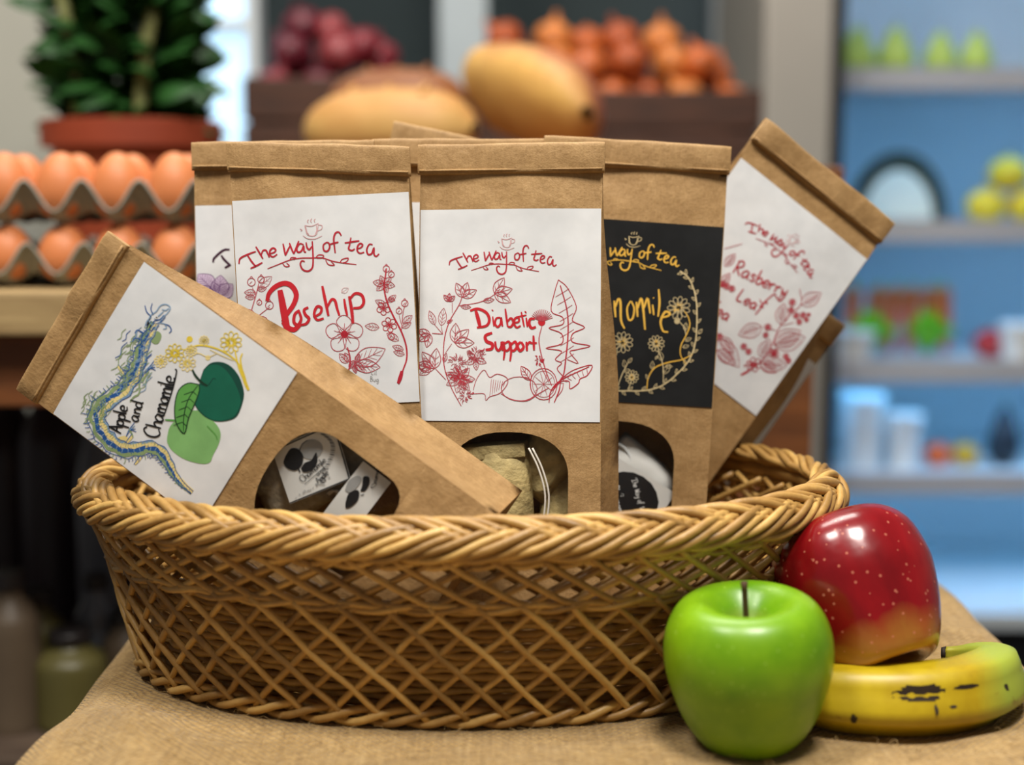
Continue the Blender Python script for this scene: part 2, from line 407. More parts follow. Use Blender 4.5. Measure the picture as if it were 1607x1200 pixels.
for r in range(15):
    q = 1-r/15.5; P = []
    for i in range(160):
        t = 2*PI*i/160; A = .188*q if q > .45 else .188*q; B = .113*q
        P.append((BC.x+(A+.03*(1-q))*math.cos(t), B*math.sin(t), .0065+.0016*math.sin(t*24+PI*r)))
    obj('floor_cane', tube(P, .0022, 5, True), WICKER, fl)
for i in range(24):
    t = 2*PI*i/24
    obj('floor_stake', tube([(BC.x+.06*math.cos(t), .012*math.sin(t), .0065), (BC.x+.192*math.cos(t), .115*math.sin(t), .0065)], .0024, 5), WICKER, fl)

# ------------------------------------------------------------------ drawing on labels
def homog(src, dst):                            # 3x3 from four point pairs
    A = []; bb = []
    for (x, y), (u, v) in zip(src, dst):
        A.append([x, y, 1, 0, 0, 0, -u*x, -u*y]); bb.append(u)
        A.append([0, 0, 0, x, y, 1, -v*x, -v*y]); bb.append(v)
    n = 8
    M = [r+[q] for r, q in zip(A, bb)]
    for i in range(n):
        p_ = max(range(i, n), key=lambda r: abs(M[r][i])); M[i], M[p_] = M[p_], M[i]
        for r in range(n):
            if r != i:
                f = M[r][i]/M[i][i]
                M[r] = [a_-f*b_ for a_, b_ in zip(M[r], M[i])]
    return [M[i][n]/M[i][i] for i in range(n)]+[1]
def happ(h, x, y):
    d = h[6]*x+h[7]*y+1; return ((h[0]*x+h[1]*y+h[2])/d, (h[3]*x+h[4]*y+h[5])/d)
class Draw:
    """collects strokes and fills in picture coordinates of one label; tr maps them to label coordinates (metres)"""
    def __init__(s, tr, unit): s.tr = tr; s.unit = unit; s.layers = {}; s.z = {}
    def add(s, key, vf, z):
        V, Fs = s.layers.setdefault(key, ([], [])); n = len(V); V += [(x, y, z) for x, y in vf[0]]; Fs += [tuple(i+n for i in f) for f in vf[1]]
    def stroke(s, key, P, w=4, z=1, taper=True, sub=4):
        P = [tuple(p) for p in P]
        Q = crom([s.tr(*p[:2]) for p in P], sub); n = len(Q); V = []; Fs = []
        for i, q in enumerate(Q):
            a = Q[max(i-1, 0)]; b = Q[min(i+1, n-1)]; dx, dy = b[0]-a[0], b[1]-a[1]; L = math.hypot(dx, dy) or 1
            t = i/(n-1); ww = w*s.unit*.5*(1 if not taper else .55+.45*math.sin(PI*min(1, max(0, .12+.76*t))))
            V += [(q[0]-dy/L*ww, q[1]+dx/L*ww), (q[0]+dy/L*ww, q[1]-dx/L*ww)]
        for i in range(n-1): Fs.append((2*i, 2*i+1, 2*i+3, 2*i+2))
        s.add(key, (V, Fs), z)
    def fill(s, key, P, z=.5, sub=4):
        Q = crom([s.tr(*p) for p in list(P)+[P[0]]], sub)[:-1]
        cx = sum(q[0] for q in Q)/len(Q); cy = sum(q[1] for q in Q)/len(Q); n = len(Q)
        s.add(key, ([(cx, cy)]+Q, [(0, i+1, (i+1) % n+1) for i in range(n)]), z)
    def circle(s, key, x, y, r, w=2.5, z=1, ry=None):
        s.stroke(key, [(x+r*math.cos(k*PI/5), y+(ry or r)*math.sin(k*PI/5)) for k in range(11)], w, z, False, 2)
    def disc(s, key, x, y, r, z=.5): s.fill(key, [(x+r*math.cos(k*PI/5), y+r*math.sin(k*PI/5)) for k in range(10)], z, 2)
    def leaf(s, key, x0, y0, x1, y1, wd=.32, veins=4, w=2.5, fillkey=None):
        dx, dy = x1-x0, y1-y0; nx, ny = -dy*wd, dx*wd
        pt = lambda t, k: (x0+dx*t+nx*k, y0+dy*t+ny*k)
        sh = [(0, 0), (.2, .75), (.5, 1), (.8, .55), (1, 0)]
        if fillkey: s.fill(fillkey, [pt(t, k) for t, k in sh]+[pt(t, -k) for t, k in sh[-2:0:-1]], .5)
        s.stroke(key, [pt(t, k) for t, k in sh], w); s.stroke(key, [pt(t, -k) for t, k in sh], w)
        s.stroke(key, [pt(0, 0), pt(.9, 0)], w*.8, sub=2)
        for i in range(veins):
            t = .15+.6*i/max(1, veins)
            for sg in (1, -1): s.stroke(key, [pt(t, 0), pt(t+.2, sg*.75*math.sin(PI*min(.95, t+.2)))], w*.6, sub=2)
    def flower(s, key, x, y, r, n=6, w=2.5, core=True, a0=0.3):
        for i in range(n):
            a = a0+2*PI*i/n; da = PI/n*.92
            P = [(x+.2*r*math.cos(a), y+.2*r*math.sin(a)), (x+.75*r*math.cos(a-da), y+.75*r*math.sin(a-da)), (x+r*math.cos(a-.3*da), y+r*math.sin(a-.3*da)),
                 (x+r*math.cos(a+.3*da), y+r*math.sin(a+.3*da)), (x+.75*r*math.cos(a+da), y+.75*r*math.sin(a+da)), (x+.2*r*math.cos(a), y+.2*r*math.sin(a))]
            s.stroke(key, P, w, sub=3)
            s.stroke(key, [(x+.25*r*math.cos(a), y+.25*r*math.sin(a)), (x+.6*r*math.cos(a+.05), y+.6*r*math.sin(a+.05))], w*.7, sub=2)
        if core: s.disc(key, x, y, r*.2)
    def tulip(s, key, x, y, a, L, w=2.5):
        for k in (-.75, 0, .75): s.leaf(key, x, y, x+L*math.cos(a+k), y+L*math.sin(a+k), .26, 2, w)
    def scrib(s, key, x, y, r, n=26, w=1.8, seed=1, ry=None):
        rg = random.Random(seed)
        for i in range(n):
            a = rg.uniform(0, 2*PI); q = rg.uniform(.1, .6); L = rg.uniform(.3, .6)
            s.stroke(key, [(x+r*q*math.cos(a), y+(ry or r)*q*math.sin(a)), (x+r*(q+L*.5)*math.cos(a+.25), y+(ry or r)*(q+L*.5)*math.sin(a+.25)), (x+r*min(1, q+L)*math.cos(a+.1), y+(ry or r)*min(1, q+L)*math.sin(a+.1))], w, sub=2)
    def text(s, key, txt, ox, oy, dx, dy, h, w, flip=1, gap=.16, z=1.3):
        L = math.hypot(dx, dy); ex, ey = dx/L, dy/L; ux, uy = ey*flip, -ex*flip; x = 0
        for ch in txt:
            if ch == ' ': x += .4*h; continue
            st = GLY[ch]; mx = max(p_[0] for q in st for p_ in q)
            for q in st: s.stroke(key, [(ox+ex*(x+p_[0]*h)+ux*p_[1]*h, oy+ey*(x+p_[0]*h)+uy*p_[1]*h) for p_ in q], w, z)
            x += (mx+gap)*h
        return x
    def build(s, bagfn, parent, names):
        for key, (V, Fs) in s.layers.items():
            o = obj(names.get(key, 'drawing'), ([bagfn(x, y, .00055+.00012*z) for x, y, z in V], Fs), INKS[key], parent)
            if o.name.split('.')[0] in ('lettering', 'leaf_tint'): o['kind'] = 'stuff'
GLY = {
 'a': [[(.42, .46), (.22, .52), (.03, .26), (.14, .02), (.32, .12), (.43, .42)], [(.44, .5), (.43, .12), (.54, .02)]],
 'b': [[(.08, 1), (.07, .5), (.09, .03)], [(.09, .3), (.28, .5), (.44, .28), (.3, .02), (.09, .05)]],
 'd': [[(.42, .42), (.2, .5), (.04, .25), (.18, .02), (.4, .18)], [(.46, 1), (.43, .5), (.44, .08), (.54, .02)]],
 'e': [[(.06, .24), (.36, .28), (.4, .44), (.22, .52), (.05, .28), (.16, .03), (.42, .1)]],
 'f': [[(.45, .88), (.3, 1), (.19, .8), (.17, .3), (.1, -.25)], [(.0, .5), (.36, .53)]],
 'g': [[(.42, .46), (.22, .52), (.03, .26), (.14, .04), (.32, .12), (.43, .42)], [(.44, .5), (.43, -.1), (.3, -.35), (.08, -.25)]],
 'h': [[(.06, 1), (.07, .5), (.07, 0)], [(.08, .3), (.26, .5), (.38, .4), (.4, 0)]],
 'i': [[(.08, .5), (.08, .1), (.14, .0)], [(.08, .72), (.1, .76)]],
 'l': [[(.06, 1), (.06, .2), (.14, .0)]],
 'm': [[(.04, .5), (.06, 0)], [(.06, .3), (.2, .5), (.28, .4), (.3, 0)], [(.3, .3), (.44, .5), (.54, .4), (.58, .0)]],
 'n': [[(.05, .5), (.07, 0)], [(.07, .3), (.24, .5), (.36, .38), (.38, .0)]],
 'o': [[(.22, .5), (.04, .28), (.16, .02), (.38, .2), (.32, .46), (.2, .5)]],
 'p': [[(.06, .5), (.06, 0), (.04, -.45)], [(.07, .3), (.26, .5), (.42, .3), (.3, .04), (.07, .06)]],
 'r': [[(.05, .5), (.08, 0)], [(.08, .28), (.2, .48), (.36, .46)]],
 's': [[(.34, .44), (.16, .52), (.06, .38), (.3, .2), (.24, .02), (.03, .06)]],
 't': [[(.18, .9), (.16, .3), (.22, .03), (.36, .06)], [(.0, .6), (.36, .64)]],
 'u': [[(.05, .5), (.07, .1), (.22, .02), (.36, .2), (.37, .5)], [(.37, .5), (.4, .02)]],
 'y': [[(.05, .5), (.1, .2), (.24, .14), (.36, .3)], [(.4, .52), (.38, 0), (.26, -.36), (.05, -.3)]],
 'A': [[(.02, 0), (.16, .5), (.3, .98)], [(.3, .98), (.4, .5), (.5, 0)], [(.08, .36), (.46, .4)]],
 'B': [[(.06, 1), (.06, 0)], [(.06, .98), (.38, .85), (.3, .58), (.08, .52)], [(.08, .52), (.46, .4), (.4, .08), (.06, .02)]],
 'C': [[(.55, .85), (.34, 1), (.06, .7), (.05, .25), (.28, -.02), (.58, .14)]],
 'L': [[(.1, 1), (.06, .5), (.08, .06), (.3, .02), (.5, .08)]],
 'R': [[(.1, .95), (.08, .5), (.04, 0)], [(.0, .85), (.3, 1), (.46, .78), (.32, .55), (.1, .5)], [(.14, .5), (.32, .2), (.52, .0)]],
 'T': [[(.0, .72), (.06, .9), (.4, .92), (.7, 1)], [(.38, .92), (.36, .4), (.36, .03)], [(.16, .02), (.6, .04)]],
}
# "The Way of tea" with its vine and tea cup, traced once in the rosehip label's picture coordinates
LOGO_TEXT = [[(55, 415), (62, 385), (105, 362), (150, 345)], [(100, 362), (125, 400), (150, 430)], [(120, 441), (155, 425), (187, 407)],
 [(150, 318), (170, 352), (190, 386)], [(180, 364), (190, 341), (206, 338), (216, 355), (226, 378)], [(226, 358), (252, 350), (262, 336), (247, 325), (230, 340), (230, 364), (247, 375), (270, 360)],
 [(303, 300), (310, 335), (316, 367)], [(316, 367), (328, 340), (341, 314)], [(339, 296), (350, 328), (363, 357)], [(363, 357), (377, 322), (391, 284)], [(418, 305), (397, 300), (380, 325), (386, 347), (406, 340), (418, 312), (421, 343), (432, 346)],
 [(432, 292), (437, 320), (450, 332), (464, 314)], [(466, 285), (469, 340), (470, 405), (463, 438), (440, 453), (412, 444), (399, 415), (408, 396), (424, 400)],
 [(547, 290), (528, 306), (531, 336), (550, 340), (563, 318), (558, 295), (545, 290)], [(628, 252), (615, 233), (596, 238), (586, 268), (589, 312), (593, 350)], [(562, 302), (590, 294), (612, 288)],
 [(681, 262), (674, 300), (668, 326), (686, 335), (702, 325)], [(646, 293), (690, 286), (728, 280)], [(714, 326), (736, 318), (746, 303), (732, 295), (718, 311), (716, 336), (730, 350), (754, 344)],
 [(801, 301), (782, 300), (768, 330), (776, 356), (796, 350), (808, 318), (808, 354), (820, 366), (836, 352)]]
LOGO_VINE = [[(215, 442), (270, 420), (340, 392), (400, 381), (460, 379), (520, 378), (580, 396), (640, 406), (710, 413)], [(300, 410), (315, 428), (338, 425), (322, 408)], [(340, 392), (350, 378), (375, 380), (362, 390)],
 [(485, 378), (500, 362), (528, 364), (520, 378), (490, 380)], [(540, 390), (555, 415), (588, 418), (570, 398)], [(620, 402), (632, 385), (665, 378), (655, 398), (632, 405)]]
LOGO_CUP = [[(425, 196), (432, 228), (440, 248), (468, 256), (490, 244), (498, 208), (500, 182)], [(425, 196), (462, 200), (500, 184)], [(500, 192), (521, 196), (518, 216), (497, 226)], [(415, 254), (440, 270), (480, 272), (521, 254)],
 [(445, 182), (440, 172), (447, 162)], [(463, 180), (458, 168), (465, 156)], [(482, 178), (478, 166), (484, 158)], [(398, 215), (410, 222)], [(402, 228), (412, 222)], [(430, 200), (438, 235), (448, 246)], [(490, 195), (492, 222), (484, 244)]]
def logo(D, ktext, kline, kcup, a0, b0, a1, b1, wt):
    """place the logo so that points a0,b0 of the tracing land on a1,b1"""
    vx, vy = b0[0]-a0[0], b0[1]-a0[1]; ux, uy = b1[0]-a1[0], b1[1]-a1[1]; q = vx*vx+vy*vy
    c, s = (ux*vx+uy*vy)/q, (uy*vx-ux*vy)/q
    f = lambda p: (a1[0]+c*(p[0]-a0[0])-s*(p[1]-a0[1]), a1[1]+s*(p[0]-a0[0])+c*(p[1]-a0[1]))
    for P in LOGO_TEXT: D.stroke(ktext, [f(p) for p in P], wt)
    for P in LOGO_VINE: D.stroke(kline, [f(p) for p in P], wt*.6)
    for P in LOGO_CUP: D.stroke(kcup, [f(p) for p in P], wt*.42)

def art_rosehip(D):
    logo(D, 'red', 'red', 'faint', (0, 0), (1, 0), (0, 0), (1, 0), 10)
    for P, wd in [([(213, 622), (225, 578), (262, 540), (312, 522), (352, 538), (376, 585), (360, 640), (322, 695), (300, 735)], 22), ([(285, 560), (296, 620), (310, 700), (322, 765), (326, 806)], 30),
                  ([(300, 735), (322, 762), (362, 778), (398, 748)], 22), ([(394, 670), (368, 692), (362, 735), (384, 752), (402, 720), (392, 680)], 14), ([(442, 654), (419, 668), (426, 695), (446, 716), (430, 744), (400, 752)], 13),
                  ([(470, 708), (508, 686), (514, 656), (490, 650), (474, 690), (490, 722), (527, 714)], 12), ([(520, 535), (535, 610), (553, 700)], 13), ([(545, 655), (570, 610), (590, 616), (600, 655), (613, 697)], 12),
                  ([(640, 605), (648, 660), (656, 696)], 11), ([(668, 590), (680, 660), (688, 740)], 14), ([(672, 605), (700, 575), (736, 582), (748, 620), (730, 650), (690, 656)], 13)]: D.stroke('deep_red', P, wd*1.3, 1.4)
    K = 'red_line'
    D.leaf('faint', 625, 570, 665, 545, .3, 1)
    D.stroke('red', [(930, 1066), (955, 990), (976, 930), (975, 860), (950, 780), (910, 700), (876, 620), (861, 540), (870, 470), (875, 432)], 9)
    D.stroke('red', [(928, 1062), (940, 1030), (950, 995)], 22)
    for x, y, r in [(875, 435, 18), (902, 466, 16), (940, 668, 16), (972, 625, 18), (895, 808, 18), (125, 517, 22), (180, 502, 19), (170, 630, 14), (226, 645, 22), (425, 925, 18), (355, 900, 14)]:
        D.circle(K, x, y, r, 4); D.stroke(K, [(x-r*.4, y-r), (x, y-r*1.5), (x+r*.4, y-r)], 3, sub=2); D.stroke(K, [(x-r*.5, y+r*.5), (x+r*.2, y-r*.2)], 3, sub=2)
    for a in range(6): D.leaf('red', 860, 520, 860+62*math.cos(a*1.05+.2), 520+50*math.sin(a*1.05+.2), .3, 3, 3)
    D.flower('red', 855, 655, 36, 5, 4); D.flower('red', 885, 745, 40, 6, 4)
    D.stroke(K, [(950, 790), (955, 730), (965, 660), (985, 612)], 4); D.stroke(K, [(950, 740), (940, 690)], 3)
    for q in [(830, 760, 752, 752), (960, 880, 900, 860), (965, 905, 905, 890), (960, 735, 1012, 690), (955, 760, 1005, 730), (880, 620, 925, 580), (870, 640, 810, 610), (935, 830, 870, 790), (880, 600, 920, 610)]: D.leaf(K, *q, .25, 3, 3)
    D.flower(K, 640, 800, 102, 5, 4, False, -.35); D.disc('red', 640, 800, 20)
    for i in range(14):
        a = i*.45; D.stroke('red', [(640, 800), (640+40*math.cos(a), 800+40*math.sin(a))], 3, sub=2)
    D.stroke('red', [(655, 870), (669, 930), (662, 990), (615, 1075)], 8)
    for q in [(690, 960, 862, 876), (690, 965, 832, 976), (695, 950, 745, 1004), (700, 950, 720, 905), (690, 965, 700, 1010), (665, 985, 690, 940)]: D.leaf('red_line', *q, .26, 4, 4)
    for q in [(655, 955, 610, 905), (665, 950, 640, 900), (480, 960, 560, 935), (520, 1000, 570, 935), (550, 1020, 632, 1025), (400, 930, 470, 960)]: D.leaf(K, *q, .3, 3, 3.5)
    D.stroke(K, [(105, 742), (130, 660), (156, 570), (165, 530)], 5); D.stroke(K, [(110, 755), (170, 700), (228, 655)], 4); D.stroke(K, [(150, 590), (130, 545)], 3)
    for q in [(150, 575, 85, 575), (145, 600, 90, 600), (165, 545, 240, 485), (160, 560, 210, 550), (170, 710, 225, 750), (150, 715, 75, 670), (140, 730, 90, 705)]: D.leaf(K, *q, .27, 3, 3)
    D.text('grey', 'Lil', 782, 1015, 1, .05, 26, 3); D.text('grey', 'Bug', 776, 1052, 1, .05, 28, 3)
def art_diabetic(D):
    logo(D, 'red', 'red', 'faint', (55, 412), (835, 352), (192, 330), (765, 318), 8)
    for P, wd in [([(330, 572), (343, 620), (352, 660)], 17), ([(300, 573), (340, 562), (386, 582), (402, 620), (386, 652), (335, 663)], 13), ([(420, 602), (426, 655)], 7), ([(415, 566), (424, 572)], 5),
                  ([(462, 607), (440, 612), (432, 640), (446, 658), (462, 640), (465, 607), (472, 655)], 10), ([(488, 560), (494, 610), (500, 656)], 9), ([(498, 630), (518, 610), (531, 632), (518, 656), (500, 656)], 11),
                  ([(534, 636), (560, 628), (558, 606), (540, 612), (535, 640), (549, 660), (570, 650)], 10), ([(574, 576), (582, 620), (589, 656)], 8), ([(556, 602), (602, 592)], 7), ([(600, 606), (606, 656)], 8), ([(592, 572), (602, 580)], 6),
                  ([(646, 612), (622, 614), (616, 640), (629, 662), (652, 655)], 13), ([(416, 690), (380, 706), (386, 736), (416, 750), (412, 776), (380, 782)], 15), ([(432, 736), (436, 770), (450, 785), (465, 764), (467, 736), (471, 786)], 12),
                  ([(478, 736), (482, 790), (476, 836)], 10), ([(482, 748), (505, 736), (512, 765), (496, 786), (483, 780)], 11), ([(516, 740), (517, 795), (511, 842)], 10), ([(519, 752), (540, 736), (548, 765), (531, 786), (518, 780)], 12),
                  ([(570, 736), (552, 757), (565, 786), (585, 765), (572, 737)], 13), ([(600, 736), (603, 786)], 11), ([(603, 757), (617, 738), (629, 746)], 10), ([(638, 702), (641, 782)], 11), ([(620, 744), (657, 742)], 9)]: D.stroke('deep_red', P, wd*1.2, 1.4)
    K = 'red_line'
    D.stroke('red', [(775, 400), (822, 440), (871, 540), (852, 600), (856, 625), (916, 655), (852, 688), (850, 735), (946, 755), (872, 776), (835, 790), (880, 850), (820, 830)], 5)
    D.stroke('red', [(775, 400), (756, 460), (735, 568), (795, 600), (796, 640), (722, 660), (790, 690), (790, 745), (705, 770), (790, 785), (755, 830), (790, 850), (765, 880), (795, 920)], 5)
    D.stroke('red', [(785, 430), (820, 560), (826, 680), (812, 830), (795, 925), (740, 1000)], 7)
    for i in range(9):
        y = 470+i*44; x = 797+24*math.sin(min(1, i/4)*1.5)
        D.stroke(K, [(x, y), (x-38, y+22)], 3, sub=2); D.stroke(K, [(x, y), (x+36, y-24)], 3, sub=2)
    D.stroke('red', [(742, 985), (800, 925), (860, 885), (955, 860), (930, 915), (890, 935), (880, 960), (835, 990), (830, 950), (790, 950), (745, 985)], 5)
    for i in range(7): D.stroke(K, [(770+i*26, 960-i*14), (790+i*24, 925-i*9)], 3, sub=2); D.stroke(K, [(770+i*26, 960-i*14), (800+i*22, 960-i*8)], 3, sub=2)
    D.stroke('red', [(720, 1066), (732, 1000), (790, 940), (940, 868)], 6); D.stroke('red', [(748, 1066), (775, 1000), (782, 960)], 6); D.stroke(K, [(760, 1040), (790, 1000), (800, 960)], 4)
    D.circle(K, 560, 992, 98, 3.5, ry=66); D.circle(K, 692, 965, 74, 4, ry=86); D.circle(K, 692, 965, 62, 2.5, ry=72)
    for i in range(10): D.stroke(K, [(692, 965), (692+58*math.cos(i*.63), 965+66*math.sin(i*.63))], 2.5, sub=2)
    D.stroke(K, [(460, 1018), (520, 1050), (600, 1056), (660, 1020), (720, 985)], 5); D.leaf('red', 620, 945, 570, 868, .25, 3, 4); D.stroke('red', [(620, 940), (622, 990), (640, 1030)], 4)
    S_ = [(245, 1086), (192, 985), (157, 870), (158, 745), (185, 640), (240, 545), (258, 500)]
    D.stroke('red', S_, 5); D.stroke(K, [(236, 548), (340, 530), (400, 505), (442, 475)], 4); D.stroke(K, [(95, 696), (152, 700)], 4); D.stroke(K, [(110, 885), (165, 945)], 4)
    D.stroke(K, [(205, 585), (205, 530)], 3); D.stroke(K, [(110, 650), (152, 700)], 3); D.stroke(K, [(145, 660), (152, 700)], 3); D.stroke(K, [(165, 800), (200, 750)], 3)
    D.tulip('red_line', 262, 502, -1.25, 84, 4); D.tulip('red_line', 430, 478, -.25, 100, 4); D.tulip('red_line', 188, 525, -1.5, 44, 4); D.tulip('red_line', 215, 745, -.75, 105, 4); D.tulip('red_line', 85, 700, 2.6, 75, 4); D.tulip('red_line', 105, 885, -2.2, 110, 4)
    D.tulip('red_line', 85, 885, -2.9, 70, 3)
    for q in [(110, 650, 82, 575), (145, 655, 160, 560), (250, 550, 305, 555), (370, 520, 430, 512), (175, 640, 205, 622), (155, 850, 170, 800)]: D.leaf(K, *q, .22, 3, 3)
    for x, y, r, sd in [(245, 930, 70, 1), (330, 800, 52, 2), (225, 850, 50, 3), (270, 1030, 48, 4)]: D.scrib(K, x, y, r, 34, 3, sd)
    D.scrib('red', 240, 940, 52, 30, 3.5, 9)
    for a in range(7): D.leaf(K, 240, 940, 240+82*math.cos(a*.9), 940+78*math.sin(a*.9), .25, 3, 3)
    for a in range(5): D.leaf(K, 325, 835, 325+62*math.cos(a*1.2+.3), 835+58*math.sin(a*1.2+.3), .25, 3, 3)
    D.stroke(K, [(310, 1000), (330, 940), (370, 890), (400, 930), (440, 912), (490, 930), (495, 965), (455, 1015), (400, 1035), (378, 1055), (370, 1020), (310, 1020)], 4)
    for i in range(7): D.stroke(K, [(400+i*12, 1030-i*8), (410+i*12, 940+i*2)], 2.5, sub=2)
    for i in range(15): D.stroke('red_line', [(685, 625), (685+60*math.cos(-2.9+i*.19), 618+58*math.sin(-2.9+i*.19))], 4, sub=2)
    D.disc('deep_red', 683, 630, 20); D.scrib('red', 666, 835, 32, 24, 3.5, 5)
    D.stroke('red', [(684, 650), (668, 740), (700, 880), (735, 972)], 5); D.stroke(K, [(668, 850), (720, 955)], 4)
def art_chamomile(D):
    logo(D, 'gold', 'gold', 'pale_gold', (307, 305), (835, 352), (62, 192), (480, 298), 10)
    for P, wd in [([(-60, 490), (-105, 500), (-125, 580), (-105, 640), (-60, 640)], 16), ([(-45, 450), (-42, 550), (-40, 640)], 13), ([(-38, 570), (-15, 540), (-3, 575), (-2, 640)], 12), ([(40, 545), (15, 560), (12, 620), (34, 622), (44, 548), (58, 630)], 13),
                  ([(88, 512), (92, 560), (97, 612)], 13), ([(96, 548), (112, 502), (126, 525), (130, 630), (152, 682)], 14), ([(186, 515), (166, 560), (176, 626), (200, 620), (209, 560), (190, 515)], 12), ([(222, 520), (226, 565), (230, 612)], 13),
                  ([(230, 560), (250, 500), (263, 560), (276, 690)], 14), ([(268, 560), (288, 500), (298, 540), (306, 592)], 13), ([(320, 538), (328, 602)], 11), ([(322, 500), (330, 496)], 7), ([(356, 445), (362, 530), (354, 612)], 13), ([(378, 618), (414, 608), (426, 592), (396, 584), (370, 640), (385, 698), (416, 706)], 14)]: D.stroke('gold', P, wd, 1.4)
    K = 'pale_gold'
    R_ = [(485, 335), (540, 380), (580, 480), (592, 600), (585, 760), (555, 860), (500, 935), (400, 1020), (300, 1055), (180, 1058), (60, 1050), (-60, 1010), (-140, 930), (-190, 800), (-205, 640), (-180, 470)]
    D.stroke(K, R_, 8, taper=False)
    C_ = crom(R_, 3)
    for i in range(1, len(C_)-1, 1):
        x, y = C_[i]; a = math.atan2(C_[i+1][1]-C_[i-1][1], C_[i+1][0]-C_[i-1][0])+(PI*.75 if i % 2 else -PI*.75)
        D.leaf(K, x, y, x+36*math.cos(a), y+36*math.sin(a), .22, 1, 3)
    D.stroke('gold', [(530, 905), (495, 850), (495, 790), (525, 730), (548, 670), (540, 620), (515, 580)], 7); D.stroke(K, [(525, 725), (515, 680), (480, 640)], 5)
    D.stroke('gold', [(292, 1050), (300, 980), (340, 920), (420, 890), (500, 875), (565, 845)], 8)
    D.stroke(K, [(390, 1015), (390, 930), (375, 860), (355, 815)], 6); D.stroke(K, [(110, 1050), (140, 960), (175, 890)], 6); D.stroke(K, [(175, 1052), (195, 1010)], 5); D.stroke(K, [(60, 1045), (90, 900), (110, 820)], 5)
    for x, y, r, c in [(480, 560, 68, 'gold'), (140, 765, 62, 'gold'), (345, 775, 48, 'gold'), (200, 975, 40, 'gold'), (470, 640, 16, K), (-110, 860, 55, 'gold')]:
        D.flower(K, x, y, r, 11, 4, False); D.scrib(c, x, y, r*.55, 14, 4, int(x))
    for q in [(355, 850, 340, 870), (380, 880, 365, 820), (320, 930, 325, 880), (390, 960, 430, 900), (400, 915, 445, 915), (150, 940, 190, 930), (160, 920, 150, 870), (175, 890, 200, 860), (300, 990, 285, 960), (520, 700, 525, 650), (505, 800, 545, 790), (520, 760, 560, 745), (600, 720, 625, 690)]: D.leaf(K, *q, .25, 1, 3)
def art_raspberry(D):
    logo(D, 'red', 'red_line', 'faint', (55, 412), (835, 352), (216, 188), (604, 512), 9)
    D.text('red', 'Rasberry', 142, 478, 1, .50, 88, 10, gap=.06); D.text('red', 'Leaf', 160, 640, 1, .60, 78, 10, gap=.1); D.text('red', 'Tea', -10, 690, 1, .66, 78, 10, gap=.1)
    D.stroke('red', [(300, 640), (315, 665), (345, 640), (385, 610), (405, 640), (440, 590)], 8)
    K = 'red_line'
    D.stroke('red', [(195, 1092), (245, 1065)], 14); D.stroke(K, [(245, 1065), (310, 1010), (370, 920), (410, 820), (470, 740), (540, 670), (530, 580)], 6)
    for q in [(540, 675, 658, 606), (420, 790, 440, 665), (315, 805, 178, 852), (385, 915, 566, 870), (305, 985, 360, 880), (300, 1020, 460, 1040), (310, 1010, 400, 1080), (385, 910, 540, 830)]: D.leaf(K, *q, .3, 6, 4)
    D.stroke(K, [(400, 830), (340, 810)], 4); D.stroke(K, [(430, 800), (500, 780)], 4)
    for x, y, r in [(488, 660, 20), (482, 705, 16), (512, 740, 18), (552, 738, 18), (530, 778, 16), (572, 765, 13), (348, 808, 20), (336, 855, 16), (210, 922, 18), (238, 952, 17), (385, 960, 20), (455, 985, 18), (470, 1010, 16), (585, 735, 10)]:
        D.disc(K, x, y, r*.7); D.circle('red', x, y, r, 4)
    D.flower('red', 270, 1030, 42, 6, 5); D.flower('red', 385, 965, 30, 5, 4); D.scrib('red', 240, 1040, 30, 12, 4, 3)
    for q in [(100, 440, 160, 365), (75, 560, 130, 480), (60, 880, 185, 1045), (85, 860, 150, 960), (60, 940, 160, 1030), (-40, 480, 60, 420), (-60, 840, 40, 900)]: D.leaf(K, *q, .25, 5, 4)
    for x, y in [(110, 560), (140, 575), (85, 545), (70, 860)]: D.circle('red', x, y, 18, 5); D.disc(K, x, y, 12)
    D.stroke(K, [(95, 335), (150, 320), (200, 305)], 4)
def art_purple(D):
    for P in [[(240, 665), (250, 625), (335, 552), (395, 545)], [(315, 598), (345, 640), (398, 690)], [(350, 717), (380, 700), (407, 688)]]: D.stroke('plum', P, 22)
    f = lambda x, y: (240+(x-55)*2.15, 665+(y-412)*2.15)
    for P in LOGO_TEXT[3:]: D.stroke('plum', [f(*p) for p in P], 20)
    for P in LOGO_VINE: D.stroke('plum', [f(*p) for p in P], 12)
    for P in LOGO_CUP: D.stroke('lilac', [f(*p) for p in P], 8)
    for q in [(240, 925, 95, 775), (235, 930, 95, 955), (300, 990, 310, 785), (300, 990, 425, 870), (270, 960, 240, 850)]: D.leaf('purple', *q, .42, 6, 6, 'lilac')
    D.stroke('purple', [(310, 985), (300, 1030), (285, 1080)], 14); D.stroke('purple', [(340, 1110), (380, 1080), (430, 1070)], 8)
    for k in range(3): D.leaf('purple', 330+k*60, 1300, 300+k*90, 1150, .35, 5, 6, 'lilac')
